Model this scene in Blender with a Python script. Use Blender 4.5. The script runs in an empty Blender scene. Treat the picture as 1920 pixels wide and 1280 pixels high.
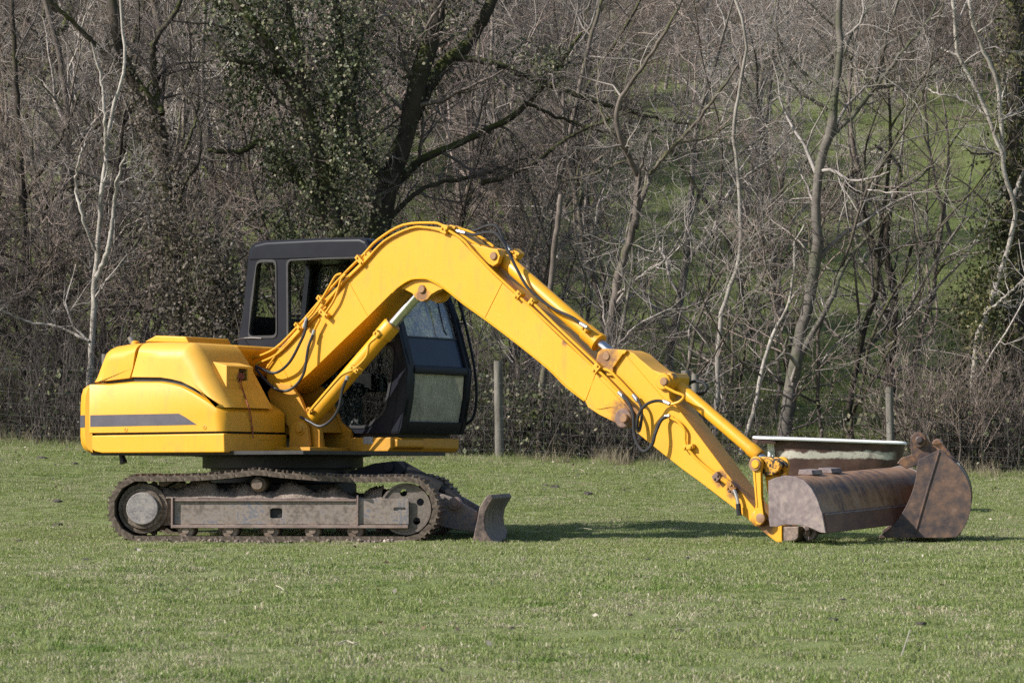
import bpy, bmesh, math, random
import numpy as np
from mathutils import Vector, Matrix, Euler
from mathutils.geometry import tessellate_polygon

SC = bpy.context.scene
COL = SC.collection
PI = math.pi
R = math.radians

# ------------------------------------------------------------------ camera, sky, sun, exposure
FOC = 5650.0                                   # focal length in pixels of the 1920 px wide picture
CAM = np.array([0.0, 0.0, 1.4])
PITCH = math.atan(60.0 / FOC)
cd = bpy.data.cameras.new('camera')
cam = bpy.data.objects.new('camera', cd)
COL.objects.link(cam)
cam.location = CAM
cam.rotation_euler = (PI / 2 + PITCH, 0, 0)
cd.sensor_width = 36.0
cd.lens = FOC * 36.0 / 1920.0
cd.clip_start = 0.1
cd.clip_end = 2000.0
cd.dof.use_dof = True
cd.dof.focus_distance = 24.5
cd.dof.aperture_fstop = 11.0
SC.camera = cam

SUN = np.array([-1.36, -0.50, 1.0])            # direction towards the sun
sun_el = math.atan2(SUN[2], math.hypot(SUN[0], SUN[1]))
sun_az = math.atan2(SUN[0], SUN[1])
world = bpy.data.worlds.new('World')
SC.world = world
world.use_nodes = True
wn = world.node_tree
for n in list(wn.nodes):
    wn.nodes.remove(n)
sky = wn.nodes.new('ShaderNodeTexSky')
sky.sky_type = 'NISHITA'
sky.sun_disc = False
sky.sun_elevation = sun_el
sky.sun_rotation = sun_az % (2 * PI)
bg = wn.nodes.new('ShaderNodeBackground')
bg.inputs['Strength'].default_value = 0.10
wo = wn.nodes.new('ShaderNodeOutputWorld')
wn.links.new(sky.outputs[0], bg.inputs[0])
wn.links.new(bg.outputs[0], wo.inputs[0])
sl = bpy.data.lights.new('sun', 'SUN')
sl.energy = 4.6
sl.angle = R(0.5)
sl.color = (1.0, 0.965, 0.91)
so = bpy.data.objects.new('sun', sl)
COL.objects.link(so)
so.location = (-20, -10, 25)
so.rotation_euler = Vector(-SUN).to_track_quat('-Z', 'Y').to_euler()
SC.view_settings.view_transform = 'Standard'
SC.view_settings.look = 'None'
SC.view_settings.gamma = 1.0
SC.view_settings.use_curve_mapping = False
SC.view_settings.exposure = 0.66
SC.render.engine = 'CYCLES'
SC.cycles.use_denoising = False
SC.cycles.adaptive_threshold = 0.004
SC.cycles.sample_clamp_indirect = 3.0
SC.cycles.sample_clamp_direct = 12.0
SC.cycles.blur_glossy = 1.0
SC.cycles.max_bounces = 6
SC.cycles.diffuse_bounces = 2
SC.cycles.glossy_bounces = 2
SC.cycles.transmission_bounces = 4
SC.cycles.transparent_max_bounces = 12
SC.cycles.caustics_reflective = False
SC.cycles.caustics_refractive = False

# ------------------------------------------------------------------ geometry helpers
FWD = np.array([0, math.cos(PITCH), math.sin(PITCH)])
UPV = np.array([0, -math.sin(PITCH), math.cos(PITCH)])
RGT = np.array([1.0, 0, 0])

def ray(px, py):
    return FWD + RGT * ((px - 960) / FOC) + UPV * ((640 - py) / FOC)

def hit(px, py, p0, n):
    """where the line of sight through a pixel meets the plane through p0 with normal n"""
    d = ray(px, py)
    return CAM + d * (np.dot(np.asarray(p0) - CAM, n) / np.dot(d, n))

def at(px, py, depth):
    return hit(px, py, (0, depth, 0), (0, 1, 0))

def unit(v):
    v = np.asarray(v, float)
    return v / (np.linalg.norm(v) + 1e-12)

class Frame:
    def __init__(s, O, X, Y, Z):
        s.O, s.X, s.Y, s.Z = np.asarray(O, float), unit(X), unit(Y), unit(Z)
    def w(s, x, y, z):
        return s.O + s.X * x + s.Y * y + s.Z * z
    def loc(s, p):
        d = np.asarray(p) - s.O
        return np.array([d @ s.X, d @ s.Y, d @ s.Z])
    def px(s, px, py, y):
        """pixel -> (x, z) on the frame's plane y = const"""
        l = s.loc(hit(px, py, s.O + s.Y * y, s.Y))
        return (l[0], l[2])
    def pl(s, pts, y):
        return [s.px(a, b, y) for a, b in pts]
    def pw(s, px, py, y):
        x, z = s.px(px, py, y)
        return s.w(x, y, z)
    def pws(s, pts, y):
        return [s.pw(a, b, y) for a, b in pts]

def tilted(O, yaw):
    """frame facing right with its front turned by yaw towards the camera, lying on ground that falls away by 2 degrees"""
    n = unit((0, 0.035, 1))
    f = np.array([math.cos(yaw), -math.sin(yaw), 0])
    f = unit(f - n * (f @ n))
    return Frame(O, f, np.cross(n, f), n)

def catmull(pts, per=6):
    P = np.asarray(pts, float)
    if len(P) < 3:
        t = np.linspace(0, 1, per + 1)[:, None]
        return P[0] * (1 - t) + P[-1] * t
    E = np.vstack([2 * P[0] - P[1], P, 2 * P[-1] - P[-2]])
    out = []
    for i in range(len(P) - 1):
        a, b, c, d = E[i:i + 4]
        for t in np.linspace(0, 1, per, endpoint=False):
            out.append(0.5 * (2 * b + (c - a) * t + (2 * a - 5 * b + 4 * c - d) * t * t + (3 * b - a - 3 * c + d) * t ** 3))
    out.append(P[-1])
    return np.array(out)

def rounded(pts, rad, n=5):
    """2D polygon with its corners rounded"""
    P = [np.asarray(p, float) for p in pts]
    out = []
    for i, p in enumerate(P):
        a, b = P[i - 1], P[(i + 1) % len(P)]
        u, v = unit(a - p), unit(b - p)
        r = min(rad, 0.45 * np.linalg.norm(a - p), 0.45 * np.linalg.norm(b - p))
        for t in np.linspace(0, 1, n):
            out.append(tuple((1 - t) ** 2 * (p + u * r) + 2 * t * (1 - t) * p + t * t * (p + v * r)))
    return out

class M:
    """collects shapes for ONE mesh object"""
    def __init__(s):
        s.v, s.f, s.ew = [], [], {}
    def add(s, vs, fs):
        b = len(s.v)
        s.v += [tuple(map(float, p)) for p in vs]
        s.f += [tuple(i + b for i in f) for f in fs]
        return b
    def prism(s, fr, pts, y0, y1, pts1=None):
        n = len(pts)
        q = pts1 or pts
        vs = [fr.w(x, y0, z) for x, z in pts] + [fr.w(x, y1, z) for x, z in q]
        fs = [tuple(range(n)), tuple(range(2 * n - 1, n - 1, -1))]
        fs += [(i, i + n, (i + 1) % n + n, (i + 1) % n) for i in range(n)]
        return s.add(vs, fs)
    def round_prism(s, fr, pts, y0, y1, r, sel, n=6):
        """prism whose outer edge (at y0) is rounded; sel gives (x, z) weights of the inset at each corner"""
        P = np.asarray(pts, float)
        k = len(P)
        area = sum(P[i][0] * P[(i + 1) % k][1] - P[(i + 1) % k][0] * P[i][1] for i in range(k))
        sg = 1 if area > 0 else -1
        nv = []
        for i in range(k):
            e0, e1 = unit(P[i] - P[i - 1]), unit(P[(i + 1) % k] - P[i])
            nv.append(unit(np.array([-(e0[1] + e1[1]), e0[0] + e1[0]]) * sg))
        nv = np.array(nv) * np.asarray(sel, float)
        rings = []
        for t in np.linspace(PI / 2, 0, n):
            q = P + nv * r * (1 - math.cos(t))
            rings.append([fr.w(x, y0 + r * (1 - math.sin(t)), z) for x, z in q])
        rings.append([fr.w(x, y1, z) for x, z in P])
        vs = [p for g in rings for p in g]
        m_ = len(rings)
        fs = [(j * k + i, j * k + (i + 1) % k, (j + 1) * k + (i + 1) % k, (j + 1) * k + i) for j in range(m_ - 1) for i in range(k)]
        fs += [tuple(range(k)), tuple((m_ - 1) * k + i for i in range(k))]
        s.add(vs, fs)
    def holed(s, fr, outer, holes, y0, y1):
        loops = [list(outer)] + [list(h) for h in holes]
        flat = [p for l in loops for p in l]
        tris = tessellate_polygon([[Vector((x, z, 0)) for x, z in l] for l in loops])
        n = len(flat)
        vs = [fr.w(x, y0, z) for x, z in flat] + [fr.w(x, y1, z) for x, z in flat]
        fs = [tuple(t) for t in tris] + [tuple(i + n for i in reversed(t)) for t in tris]
        k = 0
        for l in loops:
            m = len(l)
            fs += [(k + i, k + (i + 1) % m, k + (i + 1) % m + n, k + i + n) for i in range(m)]
            k += m
        s.add(vs, fs)
    def box(s, fr, x0, x1, y0, y1, z0, z1):
        return s.prism(fr, [(x0, z0), (x1, z0), (x1, z1), (x0, z1)], y0, y1)
    def tube(s, pts, r, n=8, caps=True):
        P = np.asarray(pts, float)
        K = len(P)
        rr = np.full(K, r) if np.isscalar(r) else np.asarray(r, float)
        T = np.gradient(P, axis=0)
        T /= np.linalg.norm(T, axis=1)[:, None] + 1e-12
        u = np.cross(T[0], (0.31, 0.2, 0.93))
        if np.linalg.norm(u) < 1e-3:
            u = np.cross(T[0], (1, 0, 0))
        u = unit(u)
        vs = []
        for k in range(K):
            u = unit(u - T[k] * (u @ T[k]))
            w = np.cross(T[k], u)
            for j in range(n):
                a = 2 * PI * j / n
                vs.append(P[k] + rr[k] * (math.cos(a) * u + math.sin(a) * w))
        fs = [(k * n + j, k * n + (j + 1) % n, (k + 1) * n + (j + 1) % n, (k + 1) * n + j) for k in range(K - 1) for j in range(n)]
        if caps:
            fs += [tuple(range(n - 1, -1, -1)), tuple((K - 1) * n + j for j in range(n))]
        s.add(vs, fs)
    def lathe(s, p0, ax, prof, n=20, caps=True):
        """prof: (distance along axis, radius) pairs"""
        p0, ax = np.asarray(p0, float), unit(ax)
        u = np.cross(ax, (0, 0, 1))
        if np.linalg.norm(u) < 1e-3:
            u = np.cross(ax, (1, 0, 0))
        u = unit(u)
        w = np.cross(ax, u)
        vs = []
        for t, r in prof:
            for j in range(n):
                a = 2 * PI * j / n
                vs.append(p0 + ax * t + max(r, 1e-4) * (math.cos(a) * u + math.sin(a) * w))
        K = len(prof)
        fs = [(k * n + j, k * n + (j + 1) % n, (k + 1) * n + (j + 1) % n, (k + 1) * n + j) for k in range(K - 1) for j in range(n)]
        if caps:
            fs += [tuple(range(n - 1, -1, -1)), tuple((K - 1) * n + j for j in range(n))]
        s.add(vs, fs)
    def rod(s, a, b, r, n=16):
        a, b = np.asarray(a, float), np.asarray(b, float)
        L = np.linalg.norm(b - a)
        s.lathe(a, b - a, [(0, r), (L, r)], n)

ORG = {}

def thing(name, label, cat, loc=(0, 0, 0), group=None):
    o = bpy.data.objects.new(name, None)
    o.empty_display_size = 0.1
    COL.objects.link(o)
    o.location = loc
    o['label'] = label
    o['category'] = cat
    if group:
        o['group'] = group
    ORG[o.name] = np.asarray(loc, float)
    return o

def tag(o, label, cat, group=None):
    o['label'] = label
    o['category'] = cat
    if group:
        o['group'] = group
    return o

def mesh_finish(me, angle=32):
    if angle is None:
        return
    me.shade_smooth()
    me.set_sharp_from_angle(angle=R(angle))

def build(name, m, mat, parent=None, bevel=0.0, seg=2, angle=32, weighted=None, label=None, loc=None):
    org = ORG[parent.name] if parent is not None else (np.zeros(3) if loc is None else np.asarray(loc, float))
    me = bpy.data.meshes.new(name)
    me.from_pydata([tuple(np.asarray(p) - org) for p in m.v], [], m.f)
    bm = bmesh.new()
    bm.from_mesh(me)
    bmesh.ops.recalc_face_normals(bm, faces=bm.faces[:])
    if weighted is not None:
        lay = bm.edges.layers.float.new('bevel_weight_edge')
        for e in bm.edges:
            e[lay] = weighted(e.verts[0].index, e.verts[1].index)
    bm.to_mesh(me)
    bm.free()
    mesh_finish(me, angle)
    me.materials.append(mat)
    o = bpy.data.objects.new(name, me)
    COL.objects.link(o)
    if parent is not None:
        o.parent = parent
        ORG[o.name] = org
    else:
        o.location = org
        ORG[o.name] = org
    if bevel:
        b = o.modifiers.new('bevel', 'BEVEL')
        b.width = bevel
        b.segments = seg
        b.limit_method = 'WEIGHT' if weighted is not None else 'ANGLE'
        b.angle_limit = R(34)
        b.harden_normals = True
    if label:
        o['label'] = label
    return o

def mesh_np(name, V, F, smooth=False):
    """mesh from arrays: V (N,3), F a list of int arrays (M,k)"""
    me = bpy.data.meshes.new(name)
    me.vertices.add(len(V))
    me.vertices.foreach_set('co', np.ascontiguousarray(V, np.float32).ravel())
    F = [f for f in F if len(f)]
    nl = sum(f.size for f in F)
    npoly = sum(len(f) for f in F)
    me.loops.add(nl)
    me.loops.foreach_set('vertex_index', np.concatenate([f.ravel() for f in F]).astype(np.int32))
    me.polygons.add(npoly)
    tot = np.concatenate([np.full(len(f), f.shape[1]) for f in F]).astype(np.int32)
    start = np.concatenate([[0], np.cumsum(tot)[:-1]]).astype(np.int32)
    me.polygons.foreach_set('loop_start', start)
    me.polygons.foreach_set('loop_total', tot)
    if smooth:
        me.polygons.foreach_set('use_smooth', np.ones(npoly, bool))
    me.update(calc_edges=True)
    return me

def link_mesh(name, me, mat, parent=None, loc=(0, 0, 0)):
    if mat is not None and not me.materials:
        me.materials.append(mat)
    o = bpy.data.objects.new(name, me)
    COL.objects.link(o)
    o.location = loc
    if parent is not None:
        o.parent = parent
    return o

# ------------------------------------------------------------------ materials
class N:
    def __init__(s, name):
        s.m = bpy.data.materials.new(name)
        s.m.use_nodes = True
        s.t = s.m.node_tree
        s.t.nodes.clear()
        s.out = s.new('ShaderNodeOutputMaterial')
    def new(s, kind, **kw):
        n = s.t.nodes.new(kind)
        for k, v in kw.items():
            setattr(n, k, v)
        return n
    def put(s, sock, val):
        if isinstance(val, bpy.types.NodeSocket):
            s.t.links.new(val, sock)
        else:
            if isinstance(val, (tuple, list)) and len(val) == 3 and sock.type == 'RGBA':
                val = (*val, 1)
            sock.default_value = val
    def coord(s, kind='Object'):
        return s.new('ShaderNodeTexCoord').outputs[kind]
    def pos(s):
        return s.new('ShaderNodeNewGeometry').outputs['Position']
    def noise(s, vec, scale, detail=5, rough=0.55, dist=0.0, out='Fac'):
        n = s.new('ShaderNodeTexNoise')
        s.put(n.inputs['Vector'], vec)
        s.put(n.inputs['Scale'], scale)
        s.put(n.inputs['Detail'], detail)
        s.put(n.inputs['Roughness'], rough)
        s.put(n.inputs['Distortion'], dist)
        return n.outputs[out]
    def ramp(s, fac, stops):
        n = s.new('ShaderNodeValToRGB')
        s.put(n.inputs[0], fac)
        e = n.color_ramp.elements
        while len(e) < len(stops):
            e.new(0.5)
        for el, (p, c) in zip(e, stops):
            el.position = p
            el.color = (c, c, c, 1) if np.isscalar(c) else (*c[:3], 1)
        return n.outputs[0]
    def mix(s, fac, a, b, mode='MIX'):
        n = s.new('ShaderNodeMix', data_type='RGBA', blend_type=mode)
        s.put(n.inputs[0], fac)
        s.put(n.inputs[6], a)
        s.put(n.inputs[7], b)
        return n.outputs[2]
    def math(s, op, a, b=0.0, c=None):
        n = s.new('ShaderNodeMath', operation=op)
        s.put(n.inputs[0], a)
        s.put(n.inputs[1], b)
        if c is not None:
            s.put(n.inputs[2], c)
        return n.outputs[0]
    def scale(s, vec, xyz):
        n = s.new('ShaderNodeMapping')
        s.put(n.inputs['Vector'], vec)
        n.inputs['Scale'].default_value = xyz
        return n.outputs[0]
    def dist(s, vec, p):
        n = s.new('ShaderNodeVectorMath', operation='DISTANCE')
        s.put(n.inputs[0], vec)
        n.inputs[1].default_value = tuple(p)
        return n.outputs['Value']
    def bump(s, h, strength, dist=0.01):
        n = s.new('ShaderNodeBump')
        s.put(n.inputs['Height'], h)
        n.inputs['Strength'].default_value = strength
        n.inputs['Distance'].default_value = dist
        return n.outputs[0]
    def pbr(s, color, rough=0.5, metal=0.0, normal=None, spec=0.5, **kw):
        n = s.new('ShaderNodeBsdfPrincipled')
        s.put(n.inputs['Base Color'], color)
        s.put(n.inputs['Roughness'], rough)
        s.put(n.inputs['Metallic'], metal)
        s.put(n.inputs['Specular IOR Level'], spec)
        if normal is not None:
            s.put(n.inputs['Normal'], normal)
        for k, v in kw.items():
            s.put(n.inputs[k], v)
        return n.outputs[0]
    def done(s, shader):
        s.t.links.new(shader, s.out.inputs[0])
        return s.m

def mottled(name, stops, scale=6, rough=0.6, bump=0.0, bscale=60, metal=0.0, fine=0.25, spec=0.4, bd=0.004, stretch=(1, 1, 1)):
    """base colours spread by noise, a finer noise on top, fine relief"""
    n = N(name)
    c = n.scale(n.coord(), stretch)
    a = n.noise(c, scale, 6, 0.6)
    b = n.noise(c, scale * 7.3, 4, 0.6)
    f = n.math('MULTIPLY_ADD', n.math('SUBTRACT', b, 0.5), fine * 2, a)
    col = n.ramp(f, stops)
    nm = n.bump(n.noise(c, bscale, 5, 0.6), bump, bd) if bump else None
    return n.done(n.pbr(col, rough, metal, nm, spec))

def paint(name, c, faded, spots=(), dirt=0.5, rough=0.42):
    """machine paint: slight fading, grime, chips, rust round given worn spots"""
    n = N(name)
    co = n.coord()
    a = n.noise(co, 1.7, 4, 0.55)
    col = n.mix(n.ramp(a, [(0.35, 0.0), (0.7, 1.0)]), c, faded)
    g = n.noise(n.scale(co, (1, 1, 0.45)), 9, 8, 0.7)
    col = n.mix(n.ramp(g, [(0.52, 0.0), (0.78, 0.45 * dirt)]), col, (0.20, 0.13, 0.055))
    stk = n.noise(n.scale(co, (7, 7, 0.7)), 2.4, 6, 0.7)
    col = n.mix(n.ramp(stk, [(0.56, 0.0), (0.70, 0.26 * dirt)]), col, (0.26, 0.15, 0.05))
    scr = n.noise(n.scale(co, (3, 3, 42)), 2.0, 2, 0.5)
    col = n.mix(n.ramp(n.math('MULTIPLY', scr, n.ramp(n.noise(co, 1.1, 2), [(0.45, 0.80), (0.6, 1.0)])), [(0.68, 0.0), (0.70, 0.35)]), col, (0.80, 0.55, 0.16))
    ch = n.noise(co, 75, 3, 0.6)
    chm = n.ramp(n.math('MULTIPLY', ch, n.ramp(a, [(0.3, 0.75), (0.65, 1.0)])), [(0.685, 0.0), (0.70, 0.75)])
    col = n.mix(chm, col, (0.13, 0.065, 0.03))
    if len(spots):
        tot = None
        for p, rad in spots:
            d = n.math('SUBTRACT', 1.0, n.math('DIVIDE', n.dist(co, p), rad))
            tot = d if tot is None else n.math('MAXIMUM', tot, d)
        m = n.math('MULTIPLY_ADD', n.math('SUBTRACT', n.noise(co, 14, 6, 0.7), 0.5), 1.6, tot)
        col = n.mix(n.ramp(m, [(0.12, 0.0), (0.62, 0.92)]), col, (0.16, 0.075, 0.04))
    nm = n.bump(n.noise(co, 4.0, 3, 0.5), 0.12, 0.01)
    r = n.math('MULTIPLY_ADD', g, 0.3, rough - 0.15)
    return n.done(n.pbr(col, r, 0.0, nm, 0.4))

def glass(name, dirt, dirt_col, tint=(0.9, 0.93, 0.95), refl=1.0, splat=0.0):
    n = N(name)
    co = n.coord()
    tr = n.new('ShaderNodeBsdfTransparent')
    n.put(tr.inputs[0], tint)
    gl = n.new('ShaderNodeBsdfGlossy')
    gl.inputs['Roughness'].default_value = 0.03
    if not refl and not dirt and not splat:
        return n.done(tr.outputs[0])
    fr = n.new('ShaderNodeFresnel')
    fr.inputs['IOR'].default_value = 1.5
    mx = n.new('ShaderNodeMixShader')
    n.put(mx.inputs[0], n.math('MULTIPLY', fr.outputs[0], refl))
    n.t.links.new(tr.outputs[0], mx.inputs[1])
    n.t.links.new(gl.outputs[0], mx.inputs[2])
    df = n.new('ShaderNodeBsdfDiffuse')
    tl = n.new('ShaderNodeBsdfTranslucent')
    n.put(df.inputs[0], dirt_col)
    n.put(tl.inputs[0], dirt_col)
    dm = n.new('ShaderNodeMixShader')
    dm.inputs[0].default_value = 0.5
    n.t.links.new(df.outputs[0], dm.inputs[1])
    n.t.links.new(tl.outputs[0], dm.inputs[2])
    m2 = n.new('ShaderNodeMixShader')
    a = n.noise(co, 5, 8, 0.7)
    fac = n.ramp(a, [(0.38, dirt * 0.4), (0.62, min(1.0, dirt * 1.45))]) if dirt else None
    if splat:
        sp = n.math('MULTIPLY', n.ramp(n.noise(co, 38, 4, 0.7), [(0.53, 0.0), (0.60, splat)]), n.ramp(n.noise(n.scale(co, (1, 1, 0.6)), 3.5, 3), [(0.42, 0.0), (0.6, 1.0)]))
        fac = n.math('MAXIMUM', fac, sp) if dirt else sp
    if fac is None:
        return n.done(mx.outputs[0])
    n.put(m2.inputs[0], fac)
    n.t.links.new(mx.outputs[0] if refl else tr.outputs[0], m2.inputs[1])
    n.t.links.new(dm.outputs[0], m2.inputs[2])
    return n.done(m2.outputs[0])

def film(name, c0, c1, thru=0.45):
    """pane so dirty or filmed over that nothing shows through it"""
    n = N(name)
    co = n.coord()
    f = n.math('ADD', n.math('MULTIPLY', n.noise(co, 4, 6, 0.65), 0.65), n.math('MULTIPLY', n.noise(n.scale(co, (1, 1, 0.5)), 26, 5, 0.7), 0.35))
    col = n.ramp(f, [(0.36, c0), (0.62, c1)])
    tl = n.new('ShaderNodeBsdfTranslucent')
    n.put(tl.inputs[0], col)
    mx = n.new('ShaderNodeMixShader')
    mx.inputs[0].default_value = thru
    n.t.links.new(n.pbr(col, 0.25, 0, None, 0.4), mx.inputs[1])
    n.t.links.new(tl.outputs[0], mx.inputs[2])
    return n.done(mx.outputs[0])
# ------------------------------------------------------------------ ground shape
def sstep(a, b, x):
    t = np.clip((np.asarray(x, float) - a) / (b - a), 0, 1)
    return t * t * (3 - 2 * t)

FENCE_Y = 38.0

def fence_z(x):
    return 0.29 - 0.033 * (np.clip(x, -9, 9) + 0.155)

def terr(x, y):
    x, y = np.asarray(x, float), np.asarray(y, float)
    z = 0.24 - 0.035 * (np.clip(y, 18, 25.4) - 18)
    z = z + 0.055 * np.exp(-((x - 3.0) / 1.7) ** 2 - ((y - 23.8) / 1.5) ** 2)
    fz = fence_z(x)
    z = z + (fz + 0.02) * sstep(27.2, 37.5, y)
    d = np.maximum(y - 38.5, 0)
    z = z + 0.09 * np.minimum(d, 6) + 0.19 * np.maximum(d - 6, 0)
    z = z + 0.012 * np.sin(x * 1.3 + 0.7) * np.sin(y * 0.9) + 0.008 * np.sin(x * 2.9 + y * 1.7)
    z = z + 0.9 * sstep(48, 75, y) * np.sin(x * 0.07 + 1.0) + 0.5 * sstep(48, 75, y) * np.sin(x * 0.19 + y * 0.06)
    return z

# ------------------------------------------------------------------ frames of the machine
S = np.array([-1.97, 25.9, -0.0385])
U = tilted(S, R(34))           # upper structure, slewed towards the camera
T = tilted(S, R(4))            # undercarriage
ex = lambda p: tuple(np.asarray(p) - S)

M_Y = paint('yellow_paint', (0.66, 0.315, 0.012), (0.68, 0.335, 0.022), dirt=0.8)
M_YF = paint('faded_yellow_paint', (0.70, 0.39, 0.068), (0.69, 0.355, 0.035), dirt=0.65, rough=0.5)
M_YD = paint('grimy_yellow_paint', (0.52, 0.245, 0.015), (0.46, 0.22, 0.018), dirt=1.0, rough=0.55)
M_BOOM = paint('boom_paint', (0.66, 0.312, 0.011), (0.68, 0.33, 0.018), dirt=0.75,
               spots=[(ex(U.pw(1171, 784, -0.18)), 0.23), (ex(U.pw(1137, 668, -0.18)), 0.10), (ex(U.pw(792, 556, -0.14)), 0.09),
                      (ex(U.pw(1058, 640, -0.18)), 0.05)])
M_STICK = paint('stick_paint', (0.66, 0.312, 0.011), (0.66, 0.325, 0.018), dirt=0.4,
                spots=[(ex(U.pw(1138, 672, -0.13)), 0.16), (ex(U.pw(1262, 706, -0.1)), 0.05), (ex(U.pw(1352, 897, -0.13)), 0.09),
                       (ex(U.pw(1376, 915, -0.13)), 0.10), (ex(U.pw(1432, 985, -0.13)), 0.14), (ex(U.pw(1180, 770, -0.15)), 0.1)])
M_BLACK = mottled('cab_black_paint', [(0.3, (0.006, 0.007, 0.012)), (0.7, (0.012, 0.0135, 0.020))], 3, 0.42, 0.05, 30, fine=0.1, spec=0.14)
M_RUBBER = mottled('black_rubber', [(0.3, (0.012, 0.012, 0.014)), (0.7, (0.028, 0.027, 0.028))], 20, 0.5, spec=0.4)
M_DARK = mottled('greasy_dark_steel', [(0.3, (0.010, 0.010, 0.011)), (0.7, (0.03, 0.028, 0.026))], 8, 0.55)
M_GREASE = mottled('greasy_yellow_steel', [(0.42, (0.010, 0.009, 0.008)), (0.52, (0.03, 0.02, 0.012)), (0.58, (0.55, 0.26, 0.02)), (0.8, (0.7, 0.34, 0.02))], 9, 0.45, 0.3, 40, fine=0.3)
M_TRACK = mottled('muddy_track_steel', [(0.25, (0.055, 0.040, 0.029)), (0.47, (0.115, 0.085, 0.062)), (0.65, (0.22, 0.175, 0.138)), (0.8, (0.30, 0.25, 0.20))], 7, 0.8, 0.5, 45, fine=0.4)
M_IDLER = mottled('brown_wheel_steel', [(0.3, (0.11, 0.088, 0.072)), (0.6, (0.17, 0.14, 0.115)), (0.8, (0.24, 0.20, 0.17))], 8, 0.7, 0.3, 40, fine=0.4)
M_ROLL = mottled('polished_muddy_roller', [(0.3, (0.13, 0.09, 0.065)), (0.6, (0.22, 0.165, 0.125)), (0.8, (0.33, 0.26, 0.21))], 10, 0.6, 0.3, 50, fine=0.4)
M_FRAME = mottled('worn_grey_frame', [(0.28, (0.13, 0.103, 0.085)), (0.46, (0.225, 0.182, 0.15)), (0.56, (0.26, 0.21, 0.175)), (0.64, (0.125, 0.13, 0.155)), (0.78, (0.29, 0.24, 0.20))], 4, 0.6, 0.2, 50, fine=0.45)
M_EDGE = mottled('rubbed_frame_edge', [(0.3, (0.17, 0.12, 0.10)), (0.7, (0.30, 0.22, 0.19))], 9, 0.6, 0.2, 60)
M_HUB = mottled('worn_hub_steel', [(0.3, (0.15, 0.13, 0.13)), (0.5, (0.26, 0.235, 0.22)), (0.7, (0.34, 0.30, 0.265))], 9, 0.55, 0.3, 40, fine=0.4)
M_MUD = mottled('dried_mud', [(0.3, (0.12, 0.09, 0.07)), (0.55, (0.21, 0.165, 0.135)), (0.8, (0.32, 0.265, 0.22))], 9, 0.95, 0.9, 55, fine=0.4, bd=0.012)
M_BLADE = mottled('blade_steel', [(0.28, (0.065, 0.048, 0.042)), (0.48, (0.13, 0.095, 0.08)), (0.6, (0.20, 0.145, 0.115)), (0.78, (0.25, 0.18, 0.14))], 6, 0.6, 0.3, 40, fine=0.4)
M_CHROME = mottled('chrome_rod', [(0.3, (0.55, 0.56, 0.55)), (0.7, (0.7, 0.7, 0.69))], 10, 0.22, metal=1.0, fine=0.05)
M_PIN = mottled('pin_steel', [(0.3, (0.30, 0.16, 0.05)), (0.55, (0.24, 0.13, 0.07)), (0.8, (0.16, 0.09, 0.06))], 18, 0.55)
M_RUST = mottled('rusty_collar', [(0.3, (0.13, 0.07, 0.05)), (0.6, (0.17, 0.11, 0.09)), (0.8, (0.30, 0.17, 0.06))], 22, 0.7, 0.3, 60)
M_STEEL = mottled('bright_fitting', [(0.3, (0.35, 0.34, 0.33)), (0.7, (0.5, 0.49, 0.46))], 30, 0.35, metal=0.7)
M_STRIPE = mottled('dark_stripe_vinyl', [(0.3, (0.060, 0.054, 0.068)), (0.7, (0.09, 0.082, 0.098))], 5, 0.45, fine=0.15)
M_PLATE = mottled('grey_data_plate', [(0.3, (0.25, 0.24, 0.23)), (0.7, (0.36, 0.35, 0.34))], 30, 0.4)
M_RED = mottled('red_wire', [(0.3, (0.22, 0.05, 0.03)), (0.7, (0.36, 0.10, 0.06))], 30, 0.5)
M_SEAT = mottled('worn_seat_fabric', [(0.3, (0.02, 0.02, 0.022)), (0.7, (0.05, 0.048, 0.046))], 30, 0.85)
M_GLASS = glass('cab_glass', 0.0, (0.20, 0.19, 0.16), tint=(0.92, 0.93, 0.92), refl=0.0)
M_GLASSF = glass('front_cab_glass', 0.10, (0.50, 0.56, 0.62), refl=0.3)
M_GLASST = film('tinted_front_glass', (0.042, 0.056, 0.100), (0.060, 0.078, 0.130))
M_GLASSD = film('dirty_lower_glass', (0.34, 0.33, 0.27), (0.62, 0.60, 0.50))
M_GLASSK = glass('dark_door_glass', 0.0, (0.30, 0.31, 0.30), tint=(0.55, 0.56, 0.56), refl=0.0, splat=0.7)

EX = thing('excavator', 'yellow tracked excavator with a black cab standing on the grass', 'excavator', tuple(S))

def P(name, m, mat, parent=None, **k):
    return build(name, m, mat, parent or EX, **k)

def pin(fr, px, py, y, r, length=0.05, mat=None, parent=None, name='pivot_pin', head=None, n=14):
    """pin head standing proud of a plate towards the camera (fr -Y)"""
    p = fr.pw(px, py, y)
    m = M()
    m.lathe(p + fr.Y * 0.01, -fr.Y, [(0, r), (length * 0.75, r), (length, r * 0.82)], n)
    return P(name, m, mat or M_PIN, parent)

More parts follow.
